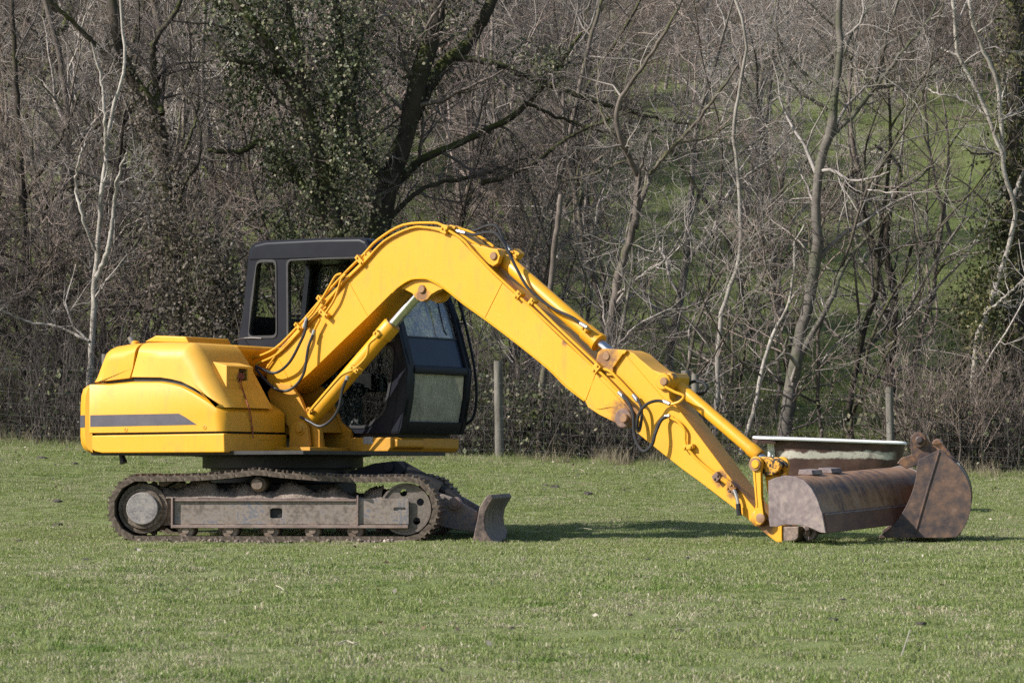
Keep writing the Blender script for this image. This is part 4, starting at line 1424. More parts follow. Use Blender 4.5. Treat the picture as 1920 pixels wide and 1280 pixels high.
def loft(m, rings, cap0=True, cap1=True):
    n = len(rings[0])
    vs = [p for r in rings for p in r]
    fs = [(k * n + i, k * n + (i + 1) % n, (k + 1) * n + (i + 1) % n, (k + 1) * n + i) for k in range(len(rings) - 1) for i in range(n)]
    if cap0: fs.append(tuple(range(n)))
    if cap1: fs.append(tuple((len(rings) - 1) * n + i for i in range(n)))
    m.add(vs, fs)
m = M()
h_ = rimh
loft(m, [ring(bl / 2 - .09, .32, h_ - .012, xo=.07), ring(bl / 2 - .10, .31, h_ - .10, xo=.07), ring(bl / 2 - .14, .285, h_ - .30, xo=.06), ring(bl / 2 - .20, .25, h_ - .42, xo=.05), ring(bl / 2 - .30, .17, h_ - .47, xo=.05, p=2.6)], cap0=False)
build('tub_shell', m, M_BATH, bath, angle=40)
m = M()
loft(m, [ring(bl / 2, .355, h_ - .014), ring(bl / 2, .36, h_ - .002), ring(bl / 2 - .01, .35, h_ + .008), ring(bl / 2 - .075, .295, h_ + .006, xo=.05), ring(bl / 2 - .085, .285, h_ - .01, xo=.055),
         ring(bl / 2 - .12, .26, h_ - .30, xo=.06), ring(bl / 2 - .22, .2, h_ - .43, xo=.05)], cap0=False)
build('rim', m, M_RIM, bath, angle=40)
for u in (-0.42, 0.46):
    for v in (-0.17, 0.17):
        m = M()
        m.tube([Bfr.w(u, v, h_ - .40), Bfr.w(u * 1.08, v * 1.25, h_ - .5), Bfr.w(u * 1.1, v * 1.35, -0.02)], [0.05, 0.04, 0.035], 10)
        build('foot', m, M_BATH, bath)
m = M()
q = Bfr.px(1443, 868, -0.2)
m.tube([Bfr.w(q[0], -0.2, q[1] - 0.12), Bfr.w(q[0], -0.2, q[1] + 0.12)], 0.022, 10)
build('waste_pipe', m, M_RIM, bath)
m = M()
m.box(Bfr, -bl / 2 + 0.02, -bl / 2 + 0.2, -0.30, 0.30, h_ - 0.055, h_ - 0.024)
build('rim_bracket', m, M_BATH, bath)

# ------------------------------------------------------------------ wire fence
M_POST = mottled('weathered_post', [(0.3, (0.09, 0.08, 0.066)), (0.6, (0.165, 0.15, 0.126)), (0.8, (0.22, 0.20, 0.175))], 6, 0.9, 0.6, 40, fine=0.4, stretch=(3, 3, 0.5))
M_WIRE = mottled('galvanised_wire', [(0.3, (0.15, 0.145, 0.135)), (0.7, (0.24, 0.235, 0.22))], 12, 0.55, metal=0.1)
f0 = (at(937, 855, FENCE_Y)[0], FENCE_Y)
fence = thing('wire_fence', 'stock wire fence on grey round wooden posts along the back of the field', 'fence', (0, FENCE_Y, float(terr(0, FENCE_Y))))
rf_ = random.Random(3)
sp_ = (1672 - 937) / 2 / FOC * FENCE_Y
for k in range(-4, 5):
    x = f0[0] + k * sp_
    g = float(terr(x, FENCE_Y))
    hh = {0: 1.26, 1: 1.18, 2: 1.10}.get(k, rf_.uniform(1.1, 1.25))
    m = M()
    lean = {0: -0.02, 2: -0.02}.get(k, rf_.uniform(-.04, .04))
    r = 0.05 if k != 0 else 0.056
    m.tube([(x, FENCE_Y + .07, g - 0.3), (x + lean * .4, FENCE_Y + .07, g + hh * .4), (x + lean, FENCE_Y + .07, g + hh * .8), (x + lean * 1.1, FENCE_Y + .07, g + hh)], [r * 1.08, r * 1.02, r * 0.98, r * .94], 14)
    build('post', m, M_POST, fence, angle=40)
xs = np.arange(-10.4, 10.41, 0.15)
def wz(x, hgt, j):
    return float(terr(x, FENCE_Y)) + hgt + 0.012 * math.sin(x * 2.1 + j) - 0.015 * math.sin(PI * ((x - f0[0]) / sp_ % 1.0))
hs = [0.03, 0.14, 0.26, 0.39, 0.54, 0.70, 0.98]
for j, hgt in enumerate(hs):
    m = M()
    m.tube([(x, FENCE_Y + 0.006 * math.sin(5 * x + j), wz(x, hgt, j)) for x in xs], 0.0011, 4)
    build('wire', m, M_WIRE, fence)
m = M()
for i, x in enumerate(xs):
    top = 5
    m.tube([(x + 0.008 * math.sin(i * 3.7 + j * 2), FENCE_Y - 0.004, wz(x, hs[j], j)) for j in range(top + 1)], 0.0008, 4)
o = build('mesh_wire', m, M_WIRE, fence)
o['kind'] = 'stuff'
m = M()
for i, x in enumerate(np.arange(-10, 10, 0.12)):
    z = wz(x, hs[-1], 6)
    m.tube([(x - .012, FENCE_Y - .012, z - .01), (x + .012, FENCE_Y + .012, z + .012)], 0.002, 4)
o = build('barb', m, M_WIRE, fence)
o['kind'] = 'stuff'
# stub of an older post and a strainer behind the arm
for px_, w_, ht, lab in ((1283, .06, 1.22, 'pale square topped old post showing just behind the bucket cylinder'),):
    p = at(px_, 868, FENCE_Y + 0.35)
    g = float(terr(p[0], FENCE_Y + .35))
    m = M()
    m.tube([(p[0], FENCE_Y + .35, g - .2), (p[0] + .02, FENCE_Y + .35, g + ht)], w_, 12)
    o = build('old_post', m, M_POST, None, loc=(p[0], FENCE_Y + .35, g), angle=40)
    tag(o, lab, 'post')
# ------------------------------------------------------------------ trees: branch growth in batches
def tubes_np(Pt, Rd, n):
    """Pt (B,K,3), Rd (B,K) -> verts, quads"""
    B, K, _ = Pt.shape
    Tn = np.gradient(Pt, axis=1)
    Tn /= np.linalg.norm(Tn, axis=2, keepdims=True) + 1e-9
    ref = np.tile(np.array([0.37, 0.23, 0.9]), (B, 1))
    main = Pt[:, -1] - Pt[:, 0]
    main /= np.linalg.norm(main, axis=1, keepdims=True) + 1e-9
    par = np.abs((main * ref).sum(1)) > 0.9
    ref[par] = (1, 0.2, 0)
    u = np.cross(Tn, ref[:, None, :])
    u /= np.linalg.norm(u, axis=2, keepdims=True) + 1e-9
    w = np.cross(Tn, u)
    a = np.arange(n) * 2 * PI / n
    V = Pt[:, :, None, :] + Rd[:, :, None, None] * (np.cos(a)[None, None, :, None] * u[:, :, None, :] + np.sin(a)[None, None, :, None] * w[:, :, None, :])
    b = (np.arange(B) * K * n)[:, None, None]
    k = (np.arange(K - 1) * n)[None, :, None]
    j = np.arange(n)[None, None, :]
    j2 = (j + 1) % n
    F = np.stack([b + k + j, b + k + j2, b + k + n + j2, b + k + n + j], -1).reshape(-1, 4)
    return V.reshape(-1, 3), F

def join_tubes(levels, sides):
    Vs, Fs, o = [], [], 0
    for (Pt, Rd), n in zip(levels, sides):
        if Pt is None or len(Pt) == 0:
            continue
        v, f = tubes_np(Pt, Rd, n)
        Vs.append(v); Fs.append(f + o); o += len(v)
    if not Vs:
        return np.zeros((0, 3)), np.zeros((0, 4), int)
    return np.vstack(Vs), np.vstack(Fs)

def grow(rng, Pt, Rd, c, lf, ang, K=6, up=0.06, wig=0.16, rf=0.55, t0=0.2, lmin=0.12, lmax=9.0, rmin=0.0024, rtip=0.0018, flat=1.0):
    """c children on every polyline of the batch"""
    B, Kp, _ = Pt.shape
    if B == 0 or c == 0:
        return np.zeros((0, K, 3)), np.zeros((0, K))
    t = rng.uniform(t0, 1, (B, c))
    x = t * (Kp - 1)
    i = np.minimum(x.astype(int), Kp - 2)
    f = (x - i)[..., None]
    bi = np.arange(B)[:, None]
    p = Pt[bi, i] * (1 - f) + Pt[bi, i + 1] * f
    r = Rd[bi, i] * (1 - f[..., 0]) + Rd[bi, i + 1] * f[..., 0]
    tg = Pt[bi, i + 1] - Pt[bi, i]
    tg /= np.linalg.norm(tg, axis=-1, keepdims=True) + 1e-9
    Lp = np.linalg.norm(np.diff(Pt, axis=1), axis=2).sum(1)
    L = np.clip(Lp[:, None] * lf * rng.uniform(0.55, 1.25, (B, c)) * (1.2 - 0.6 * t), lmin, lmax)
    q = rng.normal(size=(B, c, 3)); q[..., 1] *= flat
    q -= tg * (q * tg).sum(-1, keepdims=True)
    q /= np.linalg.norm(q, axis=-1, keepdims=True) + 1e-9
    a = rng.uniform(ang[0], ang[1], (B, c))[..., None]
    d = tg * np.cos(a) + q * np.sin(a)
    p, d, L, r = p.reshape(-1, 3), d.reshape(-1, 3), L.ravel(), r.ravel()
    out = np.empty((B * c, K, 3)); out[:, 0] = p
    st = (L / (K - 1))[:, None]
    for k in range(1, K):
        d = d + rng.normal(size=d.shape) * wig + np.array([0, 0, up])
        d /= np.linalg.norm(d, axis=1, keepdims=True) + 1e-9
        p = p + d * st
        out[:, k] = p
    r0 = np.maximum(np.minimum(r * rf, L * 0.022), rmin)
    s = np.linspace(0, 1, K)[None, :]
    rad = r0[:, None] * (1 - s) + np.maximum(r0 * 0.28, rtip)[:, None] * s
    return out, rad

def stem(pts, w0, w1, n=14, rng=None, wob=0.0, w=None):
    """one traced limb: resampled 3D polyline with radii"""
    P_ = catmull(pts, 6)
    d = np.concatenate([[0], np.cumsum(np.linalg.norm(np.diff(P_, axis=0), axis=1))])
    s = np.linspace(0, d[-1], n)
    out = np.stack([np.interp(s, d, P_[:, k]) for k in range(3)], 1)
    if rng is not None and wob:
        out += rng.normal(size=out.shape) * wob
    t = np.linspace(0, 1, n)
    rad = w0 * (1 - t) + w1 * t
    if rng is not None:
        rad = rad * (1 + rng.normal(size=n) * 0.06)
    return out, rad

def leaves_np(C, size, rng, droop=0.4, aspect=0.75, out=None):
    """leaf quads (bent diamonds) at the points C"""
    n = len(C)
    ax = rng.normal(size=(n, 3)); ax[:, 2] -= droop * 1.5
    ax /= np.linalg.norm(ax, axis=1, keepdims=True)
    sd = np.cross(ax, rng.normal(size=(n, 3)))
    sd /= np.linalg.norm(sd, axis=1, keepdims=True) + 1e-9
    nn = np.cross(ax, sd)
    L = (size * rng.uniform(0.6, 1.35, n))[:, None]
    w = L * aspect * 0.5
    a = C; b = C + ax * L * 0.45 + sd * w + nn * L * 0.08; c = C + ax * L; d = C + ax * L * 0.45 - sd * w + nn * L * 0.08
    V = np.stack([a, b, c, d], 1).reshape(-1, 3)
    k = np.arange(n)[:, None] * 4
    return V, k + np.array([[0, 1, 2, 3]])

# ------------------------------------------------------------------ vegetation materials
def bark(name, dark, light, scale=12, moss=None, vary=0.5):
    n = N(name)
    co = n.coord()
    a = n.noise(n.scale(co, (1, 1, 0.35)), scale, 6, 0.65)
    a2 = n.noise(n.scale(co, (1, 1, 2.2)), scale * 4, 4, 0.7)
    a3 = n.noise(co, 2.6, 3, 0.6)
    fb = n.math('ADD', n.math('MULTIPLY', a, 0.4), n.math('ADD', n.math('MULTIPLY', a2, 0.3), n.math('MULTIPLY', a3, 0.3)))
    col = n.ramp(fb, [(0.40, dark), (0.60, light)])
    if moss:
        geo = n.new('ShaderNodeNewGeometry')
        sp = n.new('ShaderNodeSeparateXYZ'); n.put(sp.inputs[0], geo.outputs['Normal'])
        f = n.math('ADD', n.math('MULTIPLY', sp.outputs['Z'], 0.28), n.noise(co, 2.2, 5, 0.6))
        col = n.mix(n.ramp(f, [(0.50, 0.0), (0.66, 0.9)]), col, moss)
    oi = n.new('ShaderNodeObjectInfo')
    v = n.math('MULTIPLY_ADD', oi.outputs['Random'], vary, 1.0 - vary / 2)
    hs = n.new('ShaderNodeHueSaturation')
    n.put(hs.inputs['Color'], col); n.put(hs.inputs['Value'], v)
    return n.done(n.pbr(hs.outputs[0], 0.85, 0, n.bump(a, 0.5, 0.01), 0.25))

def leafy(name, stops, rough=0.35, spec=0.5):
    n = N(name)
    p = n.pos()
    a = n.noise(p, 2.0, 3, 0.6)
    wn_ = n.new('ShaderNodeTexWhiteNoise'); n.put(wn_.inputs['Vector'], n.new('ShaderNodeNewGeometry').outputs['Random Per Island']) if False else None
    geo = n.new('ShaderNodeNewGeometry')
    f = n.math('ADD', n.math('MULTIPLY', geo.outputs['Random Per Island'], 0.75), n.math('MULTIPLY', a, 0.35))
    col = n.ramp(f, stops)
    sh = n.pbr(col, rough, 0, None, spec)
    tl = n.new('ShaderNodeBsdfTranslucent'); n.put(tl.inputs[0], col)
    mx = n.new('ShaderNodeMixShader'); mx.inputs[0].default_value = 0.18
    n.t.links.new(sh, mx.inputs[1]); n.t.links.new(tl.outputs[0], mx.inputs[2])
    return n.done(mx.outputs[0])

B_DARK = bark('dark_mossy_bark', (0.022, 0.018, 0.014), (0.075, 0.060, 0.046), 9, (0.060, 0.068, 0.014))
B_GREY = bark('grey_smooth_bark', (0.09, 0.078, 0.066), (0.25, 0.22, 0.19), 7, (0.09, 0.10, 0.05))
B_PALE = bark('pale_bark', (0.15, 0.13, 0.11), (0.42, 0.38, 0.33), 9)
B_BROWN = bark('brown_bark', (0.065, 0.051, 0.042), (0.20, 0.165, 0.14), 10, (0.075, 0.075, 0.03))
B_TWIG = bark('mauve_twigs', (0.135, 0.115, 0.099), (0.37, 0.325, 0.288), 5, vary=0.7)
B_TWIGD = bark('dark_twigs', (0.045, 0.037, 0.032), (0.17, 0.14, 0.125), 5, vary=0.7)
B_TWIGP = bark('pale_grey_twigs', (0.18, 0.155, 0.138), (0.42, 0.375, 0.34), 5, vary=0.5)
B_RED = bark('reddish_twigs', (0.14, 0.103, 0.085), (0.365, 0.29, 0.245), 5, vary=0.6)
B_CUT = mottled('broken_wood', [(0.3, (0.30, 0.18, 0.09)), (0.7, (0.44, 0.31, 0.19))], 14, 0.8, 0.3, 60)
L_IVY = leafy('ivy_leaves', [(0.1, (0.028, 0.037, 0.016)), (0.45, (0.066, 0.080, 0.034)), (0.72, (0.15, 0.16, 0.08)), (0.95, (0.29, 0.245, 0.175))], 0.5, 0.32)
L_IVYY = leafy('yellowish_ivy_leaves', [(0.1, (0.03, 0.042, 0.012)), (0.5, (0.08, 0.09, 0.028)), (0.9, (0.19, 0.165, 0.075))], 0.5, 0.3)
L_DEAD = leafy('withered_leaves', [(0.1, (0.040, 0.036, 0.022)), (0.5, (0.10, 0.082, 0.060)), (0.9, (0.19, 0.16, 0.135))], 0.6, 0.2)

def px3(pts, depth, rng=None, dj=0.25):
    out = []
    w = 0.0
    for k, p in enumerate(pts):
        if rng is not None and k:
            w += rng.uniform(-dj, dj)
        out.append(at(p[0], p[1], depth + w))
    return np.array(out)

def split_levels(Pt, Rd, thr):
    big = Rd[:, 0] > thr
    return (Pt[big], Rd[big]), (Pt[~big], Rd[~big])

def traced_tree(name, label, cat, depth, limbs, seed, twigs=(3, 4, 3), mt=None, mtw=None, twl=0.45, ivy=None, leafm=None, lsize=0.06, group=None, up=0.03, wig=0.22, ang=(0.5, 1.3), base=True, extra=None):
    """limbs: (pixel polyline, width px at start, width px at end).  Trunk object = limbs; crown = grown branches and twigs"""
    rng = np.random.default_rng(seed)
    mt = mt or B_BROWN; mtw = mtw or B_TWIG
    sc = depth / FOC
    P0 = px3([limbs[0][0][0]], depth)[0]
    g = float(terr(P0[0], P0[1]))
    org = np.array([P0[0], P0[1], g])
    root = thing(name, label, cat, tuple(org), group)
    L0 = []
    for k, (pts, w0, w1) in enumerate(limbs):
        q = px3(pts, depth, rng, 0.22 if k else 0.10)
        if k == 0 and base:
            q[0] = (P0[0], P0[1], g - 0.15)
        L0.append(stem(q, w0 * sc / 2, w1 * sc / 2, 34, rng, 0.007))
    Pt = np.stack([a for a, _ in L0]) - org
    Rd = np.stack([b for _, b in L0])
    V, F = tubes_np(Pt, Rd, 9)
    o = link_mesh('trunk', mesh_np('trunk', V, [F], True), mt, root)
    lv = []
    a, ra = grow(rng, Pt, Rd, twigs[0], 0.28 * twl / 0.45, ang, 8, up, wig, 0.5, 0.15, 0.4, 2.6)
    b, rb = grow(rng, a, ra, twigs[1], 0.55, ang, 6, up * .6, wig, 0.55, 0.15, 0.2, 1.4)
    c, rc = grow(rng, b, rb, twigs[2], 0.6, ang, 5, up * .4, wig, 0.6, 0.1, 0.12, 0.8)
    lv = [(a, ra), (b, rb), (c, rc)]
    if len(twigs) > 3:
        d, rd = grow(rng, c, rc, twigs[3], 0.6, ang, 4, 0.0, wig, 0.6, 0.1, 0.08, 0.4)
        lv.append((d, rd))
    V, F = join_tubes(lv, (5, 4, 3, 3))
    if len(V):
        link_mesh('crown', mesh_np('crown', V, [F], True), mtw, root)
    if ivy:
        C = []
        for pts, rad, cnt in ivy:
            q = catmull(px3(pts, depth), 8)
            t = rng.uniform(0, len(q) - 1.001, cnt)
            i = t.astype(int)
            c = q[i] + (q[i + 1] - q[i]) * (t - i)[:, None]
            # clumped: leaf clusters round random centres
            ncl = max(4, cnt // 40)
            off = rng.normal(size=(ncl, 3)) * np.array([1, 0.9, 0.9]) * rad * 0.55
            tc = rng.uniform(0, len(q) - 1.001, ncl); ic = tc.astype(int)
            cc = q[ic] + (q[ic + 1] - q[ic]) * (tc - ic)[:, None] + off
            k = rng.integers(0, ncl, cnt)
            use = rng.random(cnt) < 0.86
            c = np.where(use[:, None], cc[k] + rng.normal(size=(cnt, 3)) * np.array([0.10, 0.10, 0.13]), c + rng.normal(size=(cnt, 3)) * 0.11)
            C.append(c)
        C = np.vstack(C) - org
        V, F = leaves_np(C, lsize, rng)
        o = link_mesh('ivy', mesh_np('ivy', V, [F]), leafm or L_IVY, root)
    return root

# ------------------------------------------------------------------ trees one can point to
traced_tree('old_tree', 'big dark mossy trunk leaning right behind the boom, tallest and thickest in the picture', 'tree', 42.0, [
    ([(690, 800), (702, 560), (712, 430), (735, 330), (765, 240), (785, 150), (812, 60), (830, -60)], 52, 30),
    ([(770, 225), (800, 165), (835, 120), (880, 78), (915, 20), (940, -50)], 30, 20),
    ([(728, 360), (790, 300), (860, 270), (930, 235), (990, 195), (1050, 120), (1090, 60)], 18, 6),
    ([(850, 108), (930, 120), (1000, 150), (1100, 185), (1200, 215), (1300, 235)], 13, 5),
    ([(745, 350), (690, 300), (660, 200), (672, 90), (690, -40)], 20, 10),
    ([(905, 345), (950, 330), (1010, 300), (1080, 250), (1180, 210)], 10, 4),
    ([(720, 420), (790, 355), (870, 335), (930, 318), (1000, 290)], 11, 4),
    ([(990, 195), (1060, 225), (1150, 250), (1230, 245)], 7, 3),
    ], 11, (9, 6, 5, 3), B_DARK, B_TWIGD, 0.5,
    ivy=[([(785, 150), (830, 20), (840, -60)], 0.35, 1762), ([(735, 330), (765, 240), (850, 110)], 0.3, 587), ([(900, 120), (1000, 140), (1040, 110)], 0.3, 821), ([(660, 330), (670, 100), (690, -40)], 0.55, 2819)], lsize=0.05)
traced_tree('ivy_tree', 'broad tree smothered in glossy green ivy above the cab', 'tree', 41.0, [
    ([(640, 800), (632, 480), (615, 360), (592, 270), (560, 180), (505, 90), (445, 0), (420, -60)], 40, 22),
    ([(625, 420), (570, 350), (535, 300), (490, 265), (450, 285), (390, 281)], 20, 8),
    ([(612, 350), (640, 230), (640, 110), (625, -40)], 22, 14),
    ([(575, 220), (560, 110), (540, 20), (530, -50)], 18, 10),
    ([(540, 150), (480, 120), (430, 110), (380, 60)], 12, 5),
    ], 12, (6, 5, 4), B_DARK, B_TWIGD, 0.4,
    ivy=[([(632, 440), (600, 300), (560, 180), (500, 90), (440, 0), (420, -50)], 0.55, 4934), ([(620, 360), (640, 200), (625, -40)], 0.55, 3994), ([(560, 330), (500, 270)], 0.35, 1056),
         ([(480, 210), (440, 130), (410, 40)], 0.4, 1527), ([(575, 220), (550, 60), (530, -40)], 0.5, 2349), ([(600, 480), (560, 520), (520, 500)], 0.35, 720), ([(690, 440), (660, 400), (640, 440)], 0.4, 560), ([(640, 520), (625, 420)], 0.4, 1056), ([(560, 460), (520, 420)], 0.35, 587)], lsize=0.052)
traced_tree('ivy_tree', 'dark crooked tree with withered ivy behind the engine hood', 'tree', 40.5, [
    ([(335, 820), (328, 560), (318, 430), (308, 330), (302, 260), (288, 200), (250, 150), (226, 100), (213, 20), (208, -50)], 36, 18),
    ([(302, 215), (290, 150), (290, 80), (330, 20), (350, -50)], 14, 7),
    ([(245, 140), (190, 95), (140, 45), (90, 0), (60, -40)], 13, 6),
    ([(315, 330), (360, 250), (372, 170), (345, 100)], 8, 3),
    ([(320, 420), (350, 340), (375, 300), (370, 220), (330, 140)], 7, 3),
    ], 13, (8, 5, 5, 2), B_DARK, B_TWIGD, 0.45,
    ivy=[([(320, 640), (318, 430), (305, 250)], 0.35, 1879), ([(300, 250), (230, 110)], 0.25, 821)], leafm=L_DEAD, lsize=0.05)
traced_tree('evergreen_shrub', 'glossy leaved shrub just left of the black cab', 'shrub', 39.6, [
    ([(390, 820), (385, 640), (370, 520), (350, 420)], 14, 5), ([(385, 660), (420, 540), (430, 450)], 9, 4), ([(380, 640), (340, 540), (320, 470)], 8, 3), ([(410, 760), (440, 640), (455, 560)], 8, 3)],
    14, (6, 5, 3), B_BROWN, B_TWIG, 0.5,
    ivy=[([(395, 660), (400, 560), (385, 450)], 0.42, 4229), ([(430, 640), (440, 540)], 0.3, 1527), ([(340, 600), (310, 480), (300, 380)], 0.32, 1408)], leafm=L_DEAD, lsize=0.05)
traced_tree('birch_tree', 'white barked birch standing left of the dark ivy tree', 'tree', 39.4, [
    ([(163, 822), (172, 650), (178, 520), (186, 420), (197, 300), (212, 200), (232, 130), (228, 40), (222, -50)], 14, 4),
    ([(182, 520), (205, 455), (213, 390), (222, 330), (238, 285)], 10, 4),
    ([(199, 290), (196, 220), (190, 150), (170, 80)], 8, 3),
    ([(178, 470), (152, 400), (142, 345), (150, 290), (162, 270)], 7, 3),
    ([(222, 345), (260, 325), (270, 305)], 4, 2),
    ([(168, 640), (110, 612), (60, 605), (0, 580), (-60, 540)], 6, 3)],
    15, (4, 4, 4), B_PALE, B_TWIGP, 0.35)
traced_tree('ash_tree', 'tall grey forked tree rising behind the left end of the bathtub', 'tree', 40.0, [
    ([(1460, 830), (1488, 700), (1514, 575), (1535, 450), (1528, 405), (1540, 300), (1558, 235), (1572, 130), (1576, 0), (1580, -60)], 28, 11),
    ([(1561, 252), (1600, 215), (1640, 160), (1662, 70), (1692, -20)], 11, 6),
    ([(1640, 165), (1700, 155), (1780, 130), (1840, 110)], 8, 3),
    ([(1560, 180), (1505, 135), (1465, 85), (1455, 40)], 8, 3),
    ([(1552, 205), (1490, 165), (1462, 110), (1458, 60)], 7, 3),
    ([(1500, 665), (1555, 570), (1588, 490), (1645, 425), (1668, 400)], 13, 5),
    ([(1645, 160), (1690, 100), (1740, 40), (1770, -20)], 8, 4),
    ([(1575, 120), (1600, 60), (1640, 0)], 6, 3)],
    16, (7, 5, 4), B_GREY, B_TWIGP, 0.42)
traced_tree('pale_tree', 'pale slender tree with two upright forks beside the ivy column', 'tree', 39.8, [
    ([(1815, 840), (1830, 650), (1850, 590), (1880, 500), (1906, 400), (1893, 360), (1885, 325), (1868, 260), (1842, 190), (1800, 110), (1792, 60), (1782, -50)], 12, 6),
    ([(1882, 300), (1870, 160), (1845, 95), (1822, 30), (1812, -50)], 10, 6),
    ([(1850, 215), (1800, 185), (1760, 178), (1735, 165)], 6, 3),
    ([(1800, 105), (1760, 90), (1735, 78)], 5, 2),
    ([(1897, 380), (1920, 320), (1960, 260)], 8, 4),
    ([(1845, 590), (1880, 560), (1925, 520)], 7, 3)],
    17, (6, 5, 4), B_PALE, B_TWIGP, 0.4,
    ivy=[([(1815, 830), (1832, 650), (1850, 590), (1880, 490)], 0.28, 1500), ([(1780, 800), (1850, 740)], 0.35, 700)], leafm=L_IVYY, lsize=0.052)
traced_tree('ivy_clad_tree', 'ivy covered trunk at the right edge of the picture', 'tree', 41.0, [
    ([(1895, 880), (1905, 600), (1903, 300), (1908, -60)], 44, 30), ([(1800, 850), (1825, 640), (1870, 470), (1900, 350)], 16, 10)],
    18, (3, 4, 3), B_DARK, B_TWIGD, 0.3,
    ivy=[([(1905, 700), (1903, 300), (1906, -50)], 0.30, 4934), ([(1810, 700), (1850, 540), (1890, 420)], 0.34, 3054), ([(1800, 760), (1880, 720)], 0.5, 1527)], leafm=L_IVYY, lsize=0.052)
traced_tree('forked_tree', 'small dark forked tree behind the top of the arm cylinder', 'tree', 40.8, [
    ([(1100, 860), (1125, 700), (1148, 590), (1165, 500), (1190, 420), (1198, 330)], 22, 13),
    ([(1197, 335), (1178, 292), (1162, 255), (1156, 205), (1180, 160), (1220, 102), (1250, 55), (1290, -20)], 11, 5),
    ([(1182, 300), (1142, 240), (1121, 190), (1122, 135), (1150, 80)], 6, 3),
    ([(1190, 410), (1228, 315), (1285, 252), (1335, 190), (1385, 120)], 11, 4),
    ([(1228, 315), (1270, 270), (1320, 260), (1380, 225)], 7, 3),
    ([(1196, 430), (1196, 350), (1212, 270), (1222, 235)], 7, 3)],
    19, (7, 5, 4), B_BROWN, B_TWIG, 0.45)
traced_tree('slender_sapling', 'slender pale sapling left of the tall grey tree', 'tree', 40.2, [
    ([(1338, 870), (1346, 740), (1352, 590), (1386, 480), (1384, 330), (1376, 240), (1394, 130), (1396, 60), (1368, -40)], 11, 5),
    ([(1384, 340), (1440, 300), (1490, 245), (1510, 225)], 5, 2), ([(1380, 230), (1420, 222), (1440, 240)], 4, 2), ([(1378, 280), (1350, 262), (1320, 265)], 4, 2)],
    20, (6, 4, 4), B_PALE, B_RED, 0.3)
traced_tree('slender_sapling', 'leaning broken topped sapling beside the tall grey tree', 'tree', 39.9, [
    ([(1385, 870), (1415, 760), (1440, 650), (1478, 570), (1490, 490), (1492, 450), (1512, 420)], 10, 4), ([(1478, 570), (1500, 540), (1530, 525)], 5, 2)],
    21, (4, 4, 3), B_PALE, B_RED, 0.3)
traced_tree('broken_stump', 'bare snapped off stem with a pale broken top above the arm cylinder', 'tree stump', 39.2, [
    ([(1010, 870), (1024, 640), (1036, 500), (1044, 430), (1051, 366)], 16, 10)], 22, (1, 3, 2), B_BROWN, B_TWIG, 0.2)
traced_tree('twisted_tree', 'dark twisted forked trunk behind the right fence post', 'tree', 41.5, [
    ([(1672, 870), (1668, 700), (1678, 570), (1664, 480), (1655, 405), (1625, 365), (1600, 350), (1583, 338), (1605, 320)], 20, 9),
    ([(1662, 470), (1668, 400), (1684, 350), (1688, 320), (1668, 290), (1640, 275)], 11, 5),
    ([(1688, 540), (1705, 480), (1720, 455), (1790, 458)], 8, 4),
    ([(1655, 400), (1640, 360), (1660, 300), (1690, 240), (1720, 190)], 8, 3)],
    23, (7, 5, 4), B_DARK, B_TWIG, 0.45)
traced_tree('bare_tree', 'dark upright tree at the left edge of the picture', 'tree', 42.0, [
    ([(45, 830), (50, 560), (40, 330), (30, 150), (20, -50)], 20, 8), ([(50, 560), (100, 480), (140, 440), (220, 420)], 10, 4), ([(42, 380), (90, 300), (120, 250), (150, 170)], 9, 4), ([(50, 660), (0, 560), (-60, 500)], 9, 4), ([(44, 480), (100, 370), (150, 350), (230, 350)], 9, 4)],
    24, (9, 6, 5, 2), B_DARK, B_TWIGD, 0.5)
traced_tree('bare_tree', 'slim dark tree between the cab roof and the stump', 'tree', 44.0, [
    ([(955, 870), (960, 700), (985, 560), (1000, 450), (1050, 330), (1075, 220), (1100, 100), (1140, -40)], 16, 6), ([(1000, 450), (960, 340), (930, 250), (925, 140)], 10, 4), ([(1045, 340), (1100, 330), (1180, 300), (1260, 300)], 7, 3)],
    25, (9, 6, 5), B_BROWN, B_TWIG, 0.5)
traced_tree('bare_tree', 'grey stemmed tree whose trunk stands just left of the birch', 'tree', 44.5, [
    ([(120, 830), (118, 600), (110, 420), (128, 250), (110, 100), (70, -50)], 22, 9), ([(112, 440), (60, 330), (40, 240)], 9, 4), ([(125, 290), (190, 230), (260, 190), (300, 120)], 9, 4)],
    26, (9, 6, 5, 2), B_BROWN, B_TWIG, 0.5)
# fallen mossy limb behind the fence
rng = np.random.default_rng(77)
q = px3([(965, 815), (1010, 785), (1060, 800), (1110, 828), (1170, 822), (1220, 790)], 39.3)
org = np.array([q[0][0], q[0][1], float(terr(q[0][0], q[0][1]))])
s_, r_ = stem(q, 0.13, 0.07, 18, rng, 0.012)
ft = thing('fallen_limb', 'mossy fallen limb lying behind the wire mesh below the boom', 'log', tuple(org))
V, F = tubes_np((s_ - org)[None], r_[None], 9)
link_mesh('trunk', mesh_np('trunk', V, [F], True), B_DARK, ft)
a, ra = grow(rng, (s_ - org)[None], r_[None], 14, 0.3, (0.5, 1.2), 7, 0.02, 0.2)
b, rb = grow(rng, a, ra, 4, 0.5, (0.5, 1.1), 5, 0, 0.2)
V, F = join_tubes([(a, ra), (b, rb)], (5, 3))
link_mesh('branch', mesh_np('branch', V, [F], True), B_BROWN, ft)

